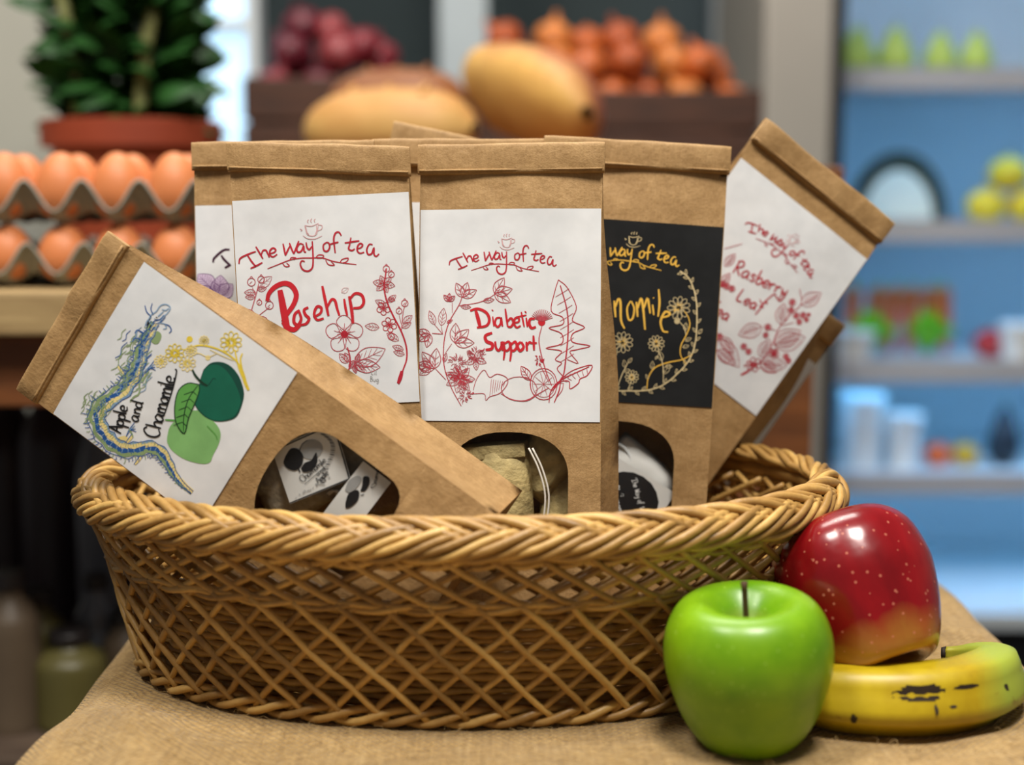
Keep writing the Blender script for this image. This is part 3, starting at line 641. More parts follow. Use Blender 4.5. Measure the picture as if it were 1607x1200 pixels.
def art_apple(D):
    # winding dragon: pale belly, blue back, dark outline strokes and spines
    body = [(405, 235), (368, 305), (335, 380), (318, 460), (285, 535), (225, 610), (140, 672), (100, 735), (118, 815), (165, 880), (235, 925), (310, 925), (385, 915), (445, 950), (485, 1020), (530, 1095), (605, 1165)]
    C_ = crom(body, 5); n = len(C_)
    wid = lambda t: interp([(0, 38), (.12, 54), (.3, 74), (.55, 76), (.7, 62), (.85, 46), (1, 12)], t)
    def off(i, k):
        a = C_[max(i-1, 0)]; b = C_[min(i+1, n-1)]; dx, dy = b[0]-a[0], b[1]-a[1]; L = math.hypot(dx, dy) or 1
        q = wid(i/(n-1))*(k+.10*math.sin(i*1.9+k*5)); return (C_[i][0]-dy/L*q, C_[i][1]+dx/L*q)
    rg = random.Random(5)
    for k, key, wd in [(-.30, 'pale_yellow', 26), (.06, 'blue', 24), (.36, 'sage', 20), (-.52, 'pale_blue', 12)]:
        D.stroke(key, [off(i, k) for i in range(0, n, 2)], wd, .6, False, 2)
    for k in (-.62, .6): D.stroke('blue', [off(i, k) for i in range(0, n, 2)], 4, 1, False, 2)
    for i in range(2, n-1):
        a, b = off(i, .58), off(i, 1.0 if i % 2 else .85); D.stroke('blue' if i % 3 else 'sage', [a, ((a[0]+b[0])/2+6, (a[1]+b[1])/2+4), b], 4, 1, sub=2)
        a, b = off(i, -.15), off(i, .25); D.stroke('blue' if i % 2 else 'pale_blue', [a, b], 3.5, .9, sub=2)
        a, b = off(i, -.6), off(i, -.3); D.stroke('sage', [a, b], 3, .9, sub=2)
    for i in range(60):
        x, y = rg.uniform(250, 395), rg.uniform(255, 540); k = rg.uniform(50, 110)
        D.stroke(('sage', 'pale_blue', 'sage', 'blue')[i % 4], [(x, y), (x-.35*k, y+.35*k), (x-.42*k, y+.8*k), (x-.75*k, y+k)], 4.5, .9)
    for i in range(26):
        x, y = rg.uniform(50, 200), rg.uniform(600, 720); D.stroke('sage', [(x, y), (x-20, y+20), (x-14, y+50), (x-34, y+80)], 4, .9)
    for P in [[(395, 250), (372, 225), (380, 195), (410, 172), (432, 140), (462, 132), (485, 150), (470, 180), (445, 205), (425, 240)], [(440, 160), (460, 165), (478, 152)], [(430, 235), (455, 240), (466, 262), (448, 268)], [(350, 260), (362, 225), (385, 205)], [(400, 215), (430, 190), (450, 170)]]: D.stroke('pale_blue', P, 6)
    for P in [[(385, 250), (400, 225), (430, 215), (452, 190)], [(410, 240), (440, 225), (460, 200)]]: D.stroke('blue', P, 5)
    for P in [[(362, 245), (372, 222), (384, 198)], [(360, 262), (370, 240), (382, 232)], [(376, 262), (384, 246)]]: D.stroke('black', P, 6)
    D.fill('sage', [(385, 290), (420, 280), (440, 305), (425, 345), (400, 350), (378, 325)])
    for x, y in [(375, 490), (272, 825)]:
        for k in (-.5, 0, .5, 1.0): D.stroke('blue' if k else 'pale_blue', [(x-18, y+30), (x+6*k, y-5), (x+30+6*k, y-30+34*k)], 5)
    for P in [[(330, 590), (320, 625), (295, 640), (275, 665)], [(340, 560), (355, 530), (375, 500)], [(290, 860), (285, 840), (270, 815)]]: D.stroke('sage', P, 9)
    D.fill('pale_yellow', [(265, 560), (310, 535), (335, 550), (300, 585), (265, 590)]); D.fill('pale_yellow', [(205, 860), (250, 850), (270, 880), (240, 905), (210, 890)])
    for P in [[(385, 200), (360, 175), (350, 140)], [(395, 190), (382, 160), (388, 128)], [(452, 240), (480, 250), (492, 275), (480, 290)], [(330, 330), (300, 320), (285, 340)], [(345, 290), (312, 275), (298, 292)]]: D.stroke('blue', P, 6)
    D.disc('white', 412, 205, 9, 1.6); D.disc('black', 413, 205, 4.5, 1.9)
    for x, y, q in [(365, 500, 1), (285, 845, 1), (215, 470, -1), (330, 960, 1)]: D.stroke('pale_yellow', [(x-30*q, y+45), (x-6*q, y+18), (x+4*q, y)], 14, .8); D.stroke('blue', [(x-36*q, y+45), (x-14*q, y+14), (x+2*q, y-6)], 4, 1)
    # chamomile sprigs
    for P in [[(912, 605), (882, 500), (832, 430), (742, 376), (642, 356), (560, 382)], [(905, 590), (860, 480), (836, 380)], [(890, 540), (868, 440), (878, 400)]]: D.stroke('yellow', P, 9)
    D.stroke('yellow', [(915, 605), (895, 560), (868, 470)], 18)
    D.stroke('pale_yellow', [(740, 400), (690, 420), (640, 400), (600, 415)], 5); D.stroke('pale_yellow', [(830, 440), (760, 410), (700, 380)], 5)
    for x, y, r, c in [(815, 338, 58, 'yellow'), (512, 400, 50, 'yellow'), (580, 455, 44, 'pale_yellow'), (437, 445, 34, 'pale_yellow'), (668, 330, 26, 'pale_yellow'), (600, 385, 30, 'pale_yellow')]:
        D.flower(c, x, y, r, 10, 5, False); D.scrib('yellow', x, y, r*.5, 18, 5, int(x))
    D.disc('yellow', 590, 323, 17); D.disc('pale_yellow', 690, 425, 14)
    # two apples and the leaf
    D.fill('light_green', [(472, 862), (490, 800), (555, 738), (640, 715), (720, 772), (760, 828), (757, 890), (722, 962), (702, 1003), (650, 1008), (565, 982), (500, 935), (474, 892)], .5)
    D.stroke('leaf_green', [(690, 800), (735, 850), (745, 880)], 7); D.stroke('leaf_green', [(462, 765), (500, 768), (530, 770)], 10)
    D.fill('deep_green', [(668, 490), (705, 455), (760, 448), (815, 472), (862, 530), (888, 610), (884, 668), (855, 745), (810, 772), (740, 777), (680, 752), (635, 706), (620, 660), (640, 600), (652, 540)], .8)
    D.fill('dark_green', [(668, 500), (700, 468), (745, 465), (790, 495), (835, 560), (868, 640), (868, 690), (840, 745), (800, 766), (740, 772), (684, 748), (638, 702), (624, 660), (642, 602), (655, 545)], 1.1)
    D.stroke('deep_green', [(650, 570), (690, 580), (720, 540), (735, 545)], 5, 1.4); D.stroke('ink_green', [(608, 490), (624, 522), (658, 560), (690, 580)], 13, 1.5)
    D.fill('leaf_green', [(645, 572), (585, 566), (535, 605), (515, 690), (522, 780), (566, 840), (590, 755), (622, 680), (645, 610)], 1.7)
    D.stroke('ink_green', [(645, 572), (585, 565), (535, 605), (515, 690), (522, 780), (566, 840), (590, 755), (622, 680), (646, 610), (645, 572)], 6, 2.1)
    D.stroke('ink_green', [(640, 575), (590, 650), (565, 740), (562, 830)], 5, 2.1)
    for k in range(5):
        y = 610+k*42; x = 612-k*14
        D.stroke('ink_green', [(x, y), (x-48, y+18)], 4, 2.1, sub=2); D.stroke('ink_green', [(x, y), (x+22, y+22)], 4, 2.1, sub=2)
    D.text('black', 'Apple', 228, 838, .26, -.97, 74, 10, gap=.03); D.text('black', 'and', 318, 778, .26, -.97, 72, 9, gap=.06); D.text('black', 'Chamomile', 425, 868, .27, -.96, 88, 10, gap=.02)
    D.stroke('black', [(458, 738), (490, 640), (512, 560), (523, 498), (514, 488)], 9)
# ------------------------------------------------------------------ paper bags
def rot(yaw, roll, pitch):
    return (Matrix.Rotation(math.radians(yaw), 4, 'Z') @ Matrix.Rotation(math.radians(roll), 4, 'Y') @ Matrix.Rotation(math.radians(pitch), 4, 'X'))
def make_bag(pose, label, rollL, rollR, rollh=.0178, L1=.205, window=None, art=None, crop=None, corners=None, paper=None, thick=.045, seed=0, names=None, label_name=None, shear=0.0):
    x, y, z, yaw, roll, pitch, w, h = pose
    M = Matrix.Translation((x, y, z)) @ rot(yaw, roll, pitch)
    bw = w+.0012; H = bw/2
    base = M @ Matrix.Translation((0, .012, -L1))
    root = empty('tea_bag_pouch', base); tag(root, label, 'paper bag')
    sh = Vector((0, -.012, L1))
    TL = [(-.3, thick), (-.12, thick), (-.02, thick*.68), (.05, .016), (.075, .007), (.12, .005)]
    def fy(u, l):
        k = 1-(u/H)**2
        return (-.0045*sstep(-.055, -.15, l)*k - .0012*k + .0016*sstep(.062, .08, l)
                + .0022*noise.noise(Vector((u*26, l*20, seed*3.7)))*(sstep(.045, .075, l)*.6+.25+sstep(-.06, -.1, l)*.4)*min(1, k*3))
    def bag(u, l, d=0): return Vector((u, fy(u, l)-d, l))+sh
    rb = lambda u: lerp(rollL, rollR, (u+H)/bw)-rollh     # underside of the rolled top
    top = lambda u: rb(u)+.004
    WT, WB, HW = -.0685, -.142, .0352
    def hw(l):
        if not window or l >= WT or l <= WB: return 0
        if l > WT-.026: s = (l-(WT-.026))/.026; return HW*max(0, 1-s**2.3)**(1/2.3)
        if l < WB+.014: s = (WB+.014-l)/.014; return HW*(.6+.4*max(0, 1-s**2.3)**(1/2.3))
        return HW
    rows = [-L1+(WB+L1)*k/5 for k in range(5)]+[WB-1e-5, WB+1e-5]+[WB+.014*(1-math.cos(PI/2*k/5)) for k in range(1, 6)]+[lerp(WB+.014, WT-.026, k/4) for k in range(1, 4)]
    rows += [WT-.026+.026*math.sin(PI/2*k/10) for k in range(11)]
    nrow = 15
    V, Fs = [], []
    NC = 7
    def frow(l, tt=None):
        a = hw(l) if l is not None else 0; r = []
        for k in range(NC+1):
            u = lerp(-H, -a, k/NC); r.append(bag(u, l if tt is None else lerp(WT, top(u), tt)))
        for k in range(NC+1):
            u = lerp(a, H, k/NC); r.append(bag(u, l if tt is None else lerp(WT, top(u), tt)))
        return r
    R_ = [frow(l) for l in rows]+[frow(None, k/nrow) for k in range(1, nrow+1)]
    m = 2*NC+2
    for r in R_: V += r
    for i in range(len(R_)-1):
        for k in range(m-1):
            if k == NC: continue
            Fs.append((i*m+k, i*m+k+1, (i+1)*m+k+1, (i+1)*m+k))
    front = (V, Fs)
    nl = 26; side = []
    ls = [k/nl for k in range(nl+1)]
    for sg in (-1, 1):
        def sp(i, j):
            u0 = sg*H; l = lerp(-L1, top(u0), i); T = interp(TL, l); f0 = fy(u0, l)
            ins = (.004+.010*sstep(-.17, .06, l))*(1 if T > .01 else T/.01)
            u = sg*(H-ins*(1-abs(2*j-1)))+shear*j*sstep(.07, -.05, l)
            return Vector((u, f0+(T-f0)*j, l))+sh
        side.append(grid(nl, 4, sp))
    def bp(i, j):
        u = lerp(-H, H, j); l = lerp(-L1, top(u), i); return Vector((u+shear*sstep(.07, -.05, l), interp(TL, l)+.001*noise.noise(Vector((u*30, l*20, seed))), l))+sh
    back = grid(nl, 6, bp)
    bot = ([bag(-H, -L1), bag(H, -L1), Vector((H+shear, thick, -L1))+sh, Vector((-H+shear, thick, -L1))+sh], [(0, 1, 2, 3)])
    body = obj('paper_body', join(front, *side, back, bot), KRAFT, root, sharp=40); weld(body, 2e-5)
    # rolled-over top
    sec = []
    for k in range(20):
        a = 2*PI*k/20; cx, cy = math.cos(a), math.sin(a)
        sec.append((math.copysign(abs(cx)**.45, cx)*.0036, math.copysign(abs(cy)**.3, cy)*.5))
    def rp(i, j):
        u = lerp(-H-.0012, H+.0012, i); q = sec[int(round(j*20)) % 20]; g = noise.noise(Vector((u*45, seed*5.1, 0)))
        e = 1 if 0 < i < 1 else .55
        return Vector((u, .0012+q[0]*e*(1+.35*g)+.0012*noise.noise(Vector((u*25, 9, seed))), rb(u)+rollh*(.5+q[1]*(.97+.03*e))+.0006*g))+sh
    rv = grid(24, 20, rp)
    rv[1].append(tuple(range(20))); rv[1].append(tuple(24*21+k for k in range(20))[::-1])
    obj('rolled_top', rv, KRAFT, root, sharp=50)
    obj('fold_seam', tube([Vector((u, .0012-.0033+.0006*noise.noise(Vector((u*60, seed, 3))), rb(u)+.0022))+sh for u in [lerp(-H, H, k/20) for k in range(21)]], .0008, 5), KRAFT, root)
    lab = obj('label', grid(16, 16, lambda i, j: bag(lerp(-w/2, w/2, i), lerp(-h/2, h/2, j), .0005)), paper or PAPER, root)
    if label_name: lab['label'] = label_name
    hm = None
    if corners:
        hm = homog(corners, [(-w/2, h/2), (w/2, h/2), (w/2, -h/2), (-w/2, -h/2)])
    if art:
        x0, y0, sc = crop
        tr = lambda px, py: tuple(max(-q, min(q, v)) for v, q in zip(happ(hm, x0+px*sc, y0+py*sc), (w/2-.0002, h/2-.0002)))
        wpx = (math.dist(corners[0], corners[1])+math.dist(corners[3], corners[2]))/2
        D = Draw(tr, sc*w/wpx); art(D); D.build(bag, lab, names or {})
    if window:
        P = []
        for k in range(25):
            a = k/24; P.append(a)
        ll = [lerp(WB, WT, .5-.5*math.cos(PI*k/24)) for k in range(25)]
        obj('window_film', grid(24, 8, lambda i, j: bag(lerp(-max(hw(ll[int(round(i*24))]), .0005)-.0008, max(hw(ll[int(round(i*24))]), .0005)+.0008, j), ll[int(round(i*24))], -.0006)), FILM, root)
    return root, M, hm, bag
P_ = dict(
 rosehip=([(364, 317), (645, 300), (655, 628), (384, 646)], (-.1094, -.03, .2259, -.204, -2.97, -6.14, .1039, .1232)),
 diabetic=([(663, 333), (944, 324), (941, 662), (655, 660)], (-.0014, -.032, .2179, -6.26, -.466, -7.74, .1069, .1246)),
 chamomile=([(849, 336), (1134, 358), (1118, 642), (836, 620)], (.0723, .022, .2157, 2.31, 3.884, -6.47, .114, .1134)),
 raspberry=([(1162, 243), (1356, 408), (1186, 656), (988, 497)], (.1571, .078, .2273, 7.87, 36.995, -4.16, .1115, .13)),
 apple=([(83, 652), (219, 411), (465, 588), (310, 831)], (-.1888, -.081, .1783, -8.285, -56.445, -4.72, .1036, .1074)),
 purple=([(306, 322), (583, 320), (590, 648), (313, 650)], (-.1418, .022, .2172, .118, -.7245, -5.75, .1105, .1307)),
 backmid=([(586, 318), (860, 317), (854, 636), (594, 636)], (-.0322, .03, .2199, -.08, -.117, -5.47, .1074, .128)))
red_names = dict(red='lettering_and_stems', deep_red='title_lettering', red_line='flower_drawing', faint='cup_drawing', grey='signature')
make_bag(P_['rosehip'][1], 'kraft paper pouch with white label reading Rosehip in red brush lettering', .0968, .0885, L1=.212, window=True, art=art_rosehip, crop=(360, 300, 300/1059), corners=P_['rosehip'][0], seed=1, names=red_names)
_, MD, HD, BD = make_bag(P_['diabetic'][1], 'kraft paper pouch with white label reading Diabetic Support in red', .1012, .1015, L1=.206, window=True, art=art_diabetic, crop=(650, 320, 300/1029), corners=P_['diabetic'][0], seed=2, names=red_names, rollh=.0182, shear=.009)
_, MC, HC, BCH = make_bag(P_['chamomile'][1], 'kraft paper pouch with black label lettered Chamomile in gold', .1066, .1077, L1=.2, thick=.034, window=True, art=art_chamomile, crop=(940, 340, 200/774), corners=P_['chamomile'][0], paper=BLACKPAPER, seed=3, names=dict(gold='gold_lettering', pale_gold='flower_drawing'), label_name='black paper label with gold lettering')
make_bag(P_['raspberry'][1], 'kraft paper pouch tilted to the right with white label reading Rasberry Leaf Tea', .0965, .0965, L1=.150, art=art_raspberry, crop=(1110, 300, 250/938), corners=P_['raspberry'][0], seed=4, thick=.034, shear=.020, names=red_names)
_, MA, HA, BA = make_bag(P_['apple'][1], 'kraft paper pouch lying slanted with green apple and dragon label reading Apple and Chamomile', .0808, .0818, rollh=.0155, L1=.188, window=True, art=art_apple, crop=(120, 440, 300/1029), corners=P_['apple'][0], seed=5, thick=.044, shear=.008,
    names=dict(black='lettering', blue='dragon_drawing', pale_blue='dragon_outline', sage='dragon_mane', pale_yellow='dragon_belly', yellow='chamomile_drawing', light_green='pale_apple_drawing', dark_green='green_apple_drawing', deep_green='apple_shade_drawing', leaf_green='leaf_drawing', ink_green='leaf_veins'))
make_bag(P_['purple'][1], 'kraft paper pouch with purple leaf drawing on its label, standing behind the Rosehip pouch', .1052, .1052, L1=.2, art=art_purple, crop=(295, 300, 90/540), corners=P_['purple'][0], seed=6, thick=.04, names=dict(plum='lettering', purple='leaf_drawing', lilac='leaf_tint'))
make_bag(P_['backmid'][1], 'kraft paper pouch squeezed between and behind the Rosehip and Diabetic Support pouches', .104, .104, L1=.2, seed=7, thick=.04)
c = aty(655, 300, .09)
make_bag((-.045, .088, .232, 0, 12, -4, .106, .125), 'tilted kraft paper pouch at the very back with only its top corner showing', .0965, .0965, L1=.2, seed=8, thick=.022)
make_bag((.138, .122, .150, 8, 36, -2, .104, .124), 'kraft paper pouch leaning behind the Rasberry Leaf pouch at the basket end', .0965, .0965, L1=.105, seed=9, thick=.018)

# ------------------------------------------------------------------ tea bags inside the pouches
GAUZE = simple('tea_gauze', (150, 138, 116), .85, .2, 260, .0006)
TEAPAPER = simple('filled_tea_paper', (180, 160, 108), .7, .38, 70, .003)
STRING = simple('cotton_string', (222, 214, 200), .8, .05, 200)
CARD = simple('white_card', (216, 215, 210), .6, .04, 60)
def pillow(wd, ht, th, seed, fold=0):
    def f(i, j):
        u = 2*i-1; v = 2*j-1
        return u, v
    def side(sg):
        def g(i, j):
            u, v = 2*i-1, 2*j-1
            t = ((1-u**4)*(1-v**4))**.6*th*.5*(1+.35*noise.noise(Vector((u*2.2, v*2.2, seed))))
            return Vector((u*wd/2*(1-.03*v*v), sg*t, v*ht/2*(1-.03*u*u)))
        return grid(14, 14, g)
    a, b = side(-1), side(1)
    b = (b[0], [q[::-1] for q in b[1]])
    return join(a, b)
def inside(M, hm, px, py, depth):               # place inside a pouch behind the window spot
    u, l = happ(hm, px, py); return M @ Vector((u, depth, l)), u, l
def tea_bag(label, M, hm, px, py, depth, ang, size, mat, seed, group=None, string=None, tagc=None, tagdepth=.007, tagprint=None, cardmat=None):
    u, l = happ(hm, px, py)
    base = M @ Matrix.Translation((u, depth, l)) @ Matrix.Rotation(math.radians(ang), 4, 'Y')
    r = empty('tea_bag', base); tag(r, label, 'tea bag', group)
    inv = base.inverted()
    po = obj('pouch', pillow(size[0], size[1], size[2], seed), mat, r); weld(po)
    if mat is TEAPAPER:
        obj('folded_top', box(-size[0]*.46, size[0]*.46, -size[2]*.42, -size[2]*.1, size[1]*.30, size[1]*.46, .001), mat, r)
    if string:
        for k in (0, 1):
            pts = [inv @ (M @ Vector((*[(a) for a in (happ(hm, q[0]+k*6, q[1])[0],)], q[2], happ(hm, q[0]+k*6, q[1])[1]))) for q in string]
            obj('string', tube(crom([tuple(p_) for p_ in pts], 5), .0006, 5), STRING, r)
    if tagc:
        Q = [happ(hm, *q) for q in tagc]
        pt = lambda i, j, d: inv @ (M @ Vector((lerp(lerp(Q[0][0], Q[1][0], i), lerp(Q[3][0], Q[2][0], i), j), tagdepth+d-.001*math.sin(PI*i), lerp(lerp(Q[0][1], Q[1][1], i), lerp(Q[3][1], Q[2][1], i), j))))
        tg = obj('tag', join(grid(6, 6, lambda i, j: pt(i, j, 0)), grid(6, 6, lambda i, j: pt(i, j, .0005))), cardmat or CARD, r)
        if tagprint:
            D = Draw(lambda x, y: (x, y), 1.0); tagprint(D)
            for key, (V, Fs) in D.layers.items():
                obj('tag_print', ([pt(x_, y_, -.0002-.0001*z_) for x_, y_, z_ in V], Fs), INKS[key], tg)
    return r
def print_apple(D):                             # unit square, y down
    for P in [[(0, .03), (1, .03)], [(.985, 0), (.985, 1)], [(0, .985), (1, .985)]]: D.stroke('black', P, .022, 1, False, 6)
    D.fill('grey', [(.42, .16), (.55, .10), (.70, .18), (.74, .34), (.62, .44), (.48, .40), (.40, .28)], .5)
    D.stroke('black', [(.43, .34), (.40, .22), (.47, .13), (.56, .10)], .014)
    D.fill('black', [(.17, .20), (.28, .12), (.38, .17), (.43, .30), (.38, .44), (.26, .50), (.15, .42), (.11, .30)], .8)
    D.fill('black', [(.34, .50), (.42, .44), (.54, .44), (.63, .35), (.60, .52), (.48, .60), (.36, .58)], .8)
    D.stroke('black', [(.30, .48), (.31, .56)], .022)
    for k in range(26):
        t = k/25; x = .80+.10*math.sin(t*5)-.12*t*t; y = .12+.78*t
        D.stroke('grey' if k % 2 else 'black', [(x-.03, y-.02), (x+.03, y+.02)], .014, sub=2)
    D.text('black', 'Chamomile', .30, .74, .40, -.16, .12, .012, gap=.02); D.text('black', 'and', .55, .74, .4, -.16, .09, .010); D.text('black', 'Apple', .52, .86, .4, -.16, .11, .011, gap=.02)
    D.stroke('black', [(.32, .78), (.55, .69), (.72, .62)], .010)
    rg = random.Random(3)
    for k in range(22): x = rg.uniform(.1, .7); D.stroke('grey', [(x, .96-.16*x+rg.uniform(-.05, .02)), (x+.03, .95-.16*x)], .012, sub=2)
cr6 = lambda x, y: (400+x*240/1607, 650+y*240/1607)
tea_bag('gauze tea bag with square black and white apple tag in the slanted pouch window', MA, HA, *cr6(170, 640), .015, 25, (.046, .062, .014), GAUZE, 1, 'tea bags in the apple pouch',
        [(*cr6(590, 150), .010), (*cr6(600, 200), .008), (*cr6(560, 300), .006)], [cr6(118, 440), cr6(814, 143), cr6(1000, 785), cr6(320, 1040)], .0045, print_apple)
tea_bag('gauze tea bag whose square apple tag is cut off by the pouch window edge', MA, HA, *cr6(860, 700), .018, -20, (.036, .042, .012), GAUZE, 2, 'tea bags in the apple pouch',
        [(*cr6(660, 970), .012), (*cr6(760, 920), .010), (*cr6(860, 960), .009), (*cr6(960, 900), .008)], [cr6(640, 1220), cr6(1150, 585), cr6(1470, 830), cr6(970, 1460)], .0035,
        lambda D: (D.fill('grey', [(.55, .10), (.68, .02), (.80, .12), (.80, .28), (.66, .32), (.56, .24)], .5), D.fill('black', [(.42, .32), (.54, .24), (.64, .34), (.64, .46), (.54, .56), (.42, .52), (.36, .42)], .8),
                   D.fill('black', [(.66, .46), (.74, .40), (.84, .28), (.88, .42), (.80, .54), (.70, .56)], .8), D.stroke('black', [(.62, .54), (.66, .60)], .02), D.text('black', 'Chamomile', .84, .72, .5, -.5, .10, .012, gap=.02)))
tea_bag('yellowish filled paper tea bag with folded top and white string in the Diabetic Support pouch', MD, HD, 762, 768, .010, -5, (.050, .054, .017), TEAPAPER, 3, 'tea bags in the Diabetic Support pouch', [(826, 704, .002), (842, 738, .001), (852, 780, .001), (848, 830, .002)])
tea_bag('yellowish paper tea bag tucked behind the strung tea bag in the Diabetic Support pouch', MD, HD, 848, 728, .018, 40, (.034, .042, .014), TEAPAPER, 4, 'tea bags in the Diabetic Support pouch')
tea_bag('yellowish paper tea bag standing low at the right of the Diabetic Support window', MD, HD, 878, 815, .020, 4, (.03, .06, .010), TEAPAPER, 5, 'tea bags in the Diabetic Support pouch')
cr7 = lambda x, y: (940+x*160/1067, 640+y*160/1067)
GLY['w'] = [[(.03, .5), (.12, .02), (.22, .4), (.32, .02), (.42, .5)]]; GLY['W'] = [[(p_[0]*1.3, p_[1]*1.8) for p_ in GLY['w'][0]]]
def print_round(D):
    D.disc('black', .5, .5, .46)
    D.text('white', 'Chamomile', .18, .40, .40, .36, .13, .014, gap=.02); D.text('white', 'The Way of tea', .38, .16, .34, .30, .08, .009, gap=.02)
    rg = random.Random(8)
    for k in range(16): x, y = rg.uniform(.1, .4), rg.uniform(.3, .85); D.scrib('white', x, y, .03, 5, .008, k)

tea_bag('white tea bag with round black tag lettered in white inside the Chamomile pouch', MC, HC, *cr7(330, 850), .012, 38, (.05, .055, .010), CARD, 6, None, None, [cr7(180, 490), cr7(830, 900), cr7(420, 1500), cr7(-230, 1090)], .004, print_round)
u0, l0 = happ(HC, *cr7(150, 600)); ring = []
for k in range(28):
    a = 2*PI*k/28; ring.append(MC @ Vector((u0+.0135*math.cos(a), .0085, l0+.0145*math.sin(a))))
tag(obj('clear_ring', tube(ring, .0013, 6, True), simple('clear_plastic', (210, 212, 210), .2, .04, 30)), 'pale plastic ring showing in the Chamomile pouch window above the round tag', 'ring')

# ------------------------------------------------------------------ fruit
def apple(name, prof, mat, loc, rotm, lobes, label, stemlen):
    root = empty(name, Matrix.Translation(loc) @ rotm); tag(root, label, 'apple')
    pr = crom(prof, 4)
    bd = obj('flesh', lathe(pr, 48, lambda a, t: 1+lobes*math.cos(5*a+.5)*(sstep(.5, .05, t)+.35*sstep(.6, .95, t))+.012*math.sin(a+1)), mat, root); weld(bd, 1e-6)
    if stemlen:
        zt = prof[-1][1]
        obj('stem', tube(crom([(0, 0, zt-.002), (-.0005, 0, zt+stemlen*.5), (-.001, 0, zt+stemlen)], 4), [.0016]*8+[.0021], 8), simple('stem_wood', (74, 52, 26), .7), root)
    return root
GP = [(0, .013), (.005, .010), (.011, .003), (.019, .0), (.027, .004), (.0358, .018), (.0418, .036), (.0440, .050), (.0425, .0635), (.0370, .0745), (.0295, .0795), (.0215, .0788), (.013, .0720), (.006, .0640), (0, .0605)]
apple('green_apple', GP, m_green_apple(), (GRN.x, GRN.y, .0005), Matrix.Rotation(math.radians(-3), 4, 'Y') @ Matrix.Rotation(math.radians(5), 4, 'X'), .02, 'shiny green apple with a short brown stem in front of the basket', .029)
RP = [(0, .024), (.005, .019), (.010, .009), (.016, .002), (.023, .0), (.030, .005), (.0385, .024), (.0448, .048), (.0455, .062), (.0435, .077), (.0375, .0875), (.028, .0935), (.017, .0925), (.007, .086), (0, .081)]
rc = aty(1345, 924, -.081); RR = Matrix.Rotation(math.radians(28), 4, 'Z') @ Matrix.Rotation(math.radians(-40), 4, 'X')
apple('red_apple', [(q[0]*1.0, q[1]*.92) for q in RP], m_red_apple(), rc-(RR @ Vector((0, 0, .047))), RR, .06, 'speckled dark red apple behind the banana and green apple', .012)
BP = [(q[0], q[1]-.011, q[2]*.88, q[3]*.90) for q in [(.136, -.090, .017, .007), (.149, -.100, .019, .013), (.175, -.1135, .0212, .0192), (.210, -.1195, .0222, .0210), (.243, -.113, .0226, .0212), (.265, -.096, .0235, .0200), (.2735, -.077, .0255, .0160), (.269, -.061, .0262, .0100), (.260, -.0535, .0255, .0056), (.254, -.0505, .0250, .0044)]]
C4 = crom(BP, 5); V, Fs = [], []
for i, q in enumerate(C4):
    a = Vector(C4[max(i-1, 0)][:3]); b = Vector(C4[min(i+1, len(C4)-1)][:3]); t = (b-a).normalized()
    sx = t.cross(Vector((0, 0, 1))).normalized(); up = sx.cross(t)
    for k in range(20):
        f = 2*PI*k/20; rr = q[3]*(1+.10*math.cos(5*f+1.2))
        V.append(Vector(q[:3])+sx*rr*math.cos(f)+up*rr*math.sin(f))
for i in range(len(C4)-1):
    for k in range(20): Fs.append((i*20+k, i*20+(k+1) % 20, (i+1)*20+(k+1) % 20, (i+1)*20+k))
Fs.append(tuple(range(20))[::-1]); Fs.append(tuple((len(C4)-1)*20+k for k in range(20)))
bn = empty('banana'); tag(bn, 'ripe yellow banana with dark bruises and greenish end beside the apples', 'banana')
obj('peel', (V, Fs), m_banana(), bn)
DARK = simple('bruise', (40, 28, 16), .7, .2, 200)
obj('tip', tube([C4[-1][:3], (.2515, -.0605, .0218)], [.0043, .0036], 8), DARK, bn)
def bruise(u0, f0, du, df, seed):               # dark patch lying on the peel
    pts = []
    for i in range(9):
        for j in range(9):
            a, b = i/4-1, j/4-1; r = math.hypot(a, b); ang = math.atan2(b, a); lim = .72+.28*noise.noise(Vector((math.cos(ang)*1.6, math.sin(ang)*1.6, seed)))
            k = min(1, lim) if r > 0 else 1; a2, b2 = a*k*.9, b*k*.9
            s_ = u0+a2*du; f = f0+b2*df; i0 = int(s_); t_ = s_-i0; q = [lerp(x_, y_, t_) for x_, y_ in zip(C4[i0], C4[i0+1])]
            tt = (Vector(C4[i0+1][:3])-Vector(C4[i0][:3])).normalized(); sx = tt.cross(Vector((0, 0, 1))).normalized(); up = sx.cross(tt)
            rr = q[3]*(1+.10*math.cos(5*f+1.2))+.00025
            pts.append(Vector(q[:3])+sx*rr*math.cos(f)+up*rr*math.sin(f))
    Fs = []
    for i in range(8):
        for j in range(8):
            if math.hypot((i+.5)/4-1, (j+.5)/4-1) < 1.05: Fs.append((i*9+j, i*9+j+1, (i+1)*9+j+1, (i+1)*9+j))
    obj('bruise', (pts, Fs), DARK, bn)
bruise(15.6, .50, 2.6, .34, 1); bruise(18.8, .60, 1.6, .09, 5); bruise(11.4, -.25, .35, .2, 2); bruise(22.5, .35, .45, .16, 3); bruise(16.4, .05, .2, .22, 4); bruise(17.6, .1, .5, .05, 6)

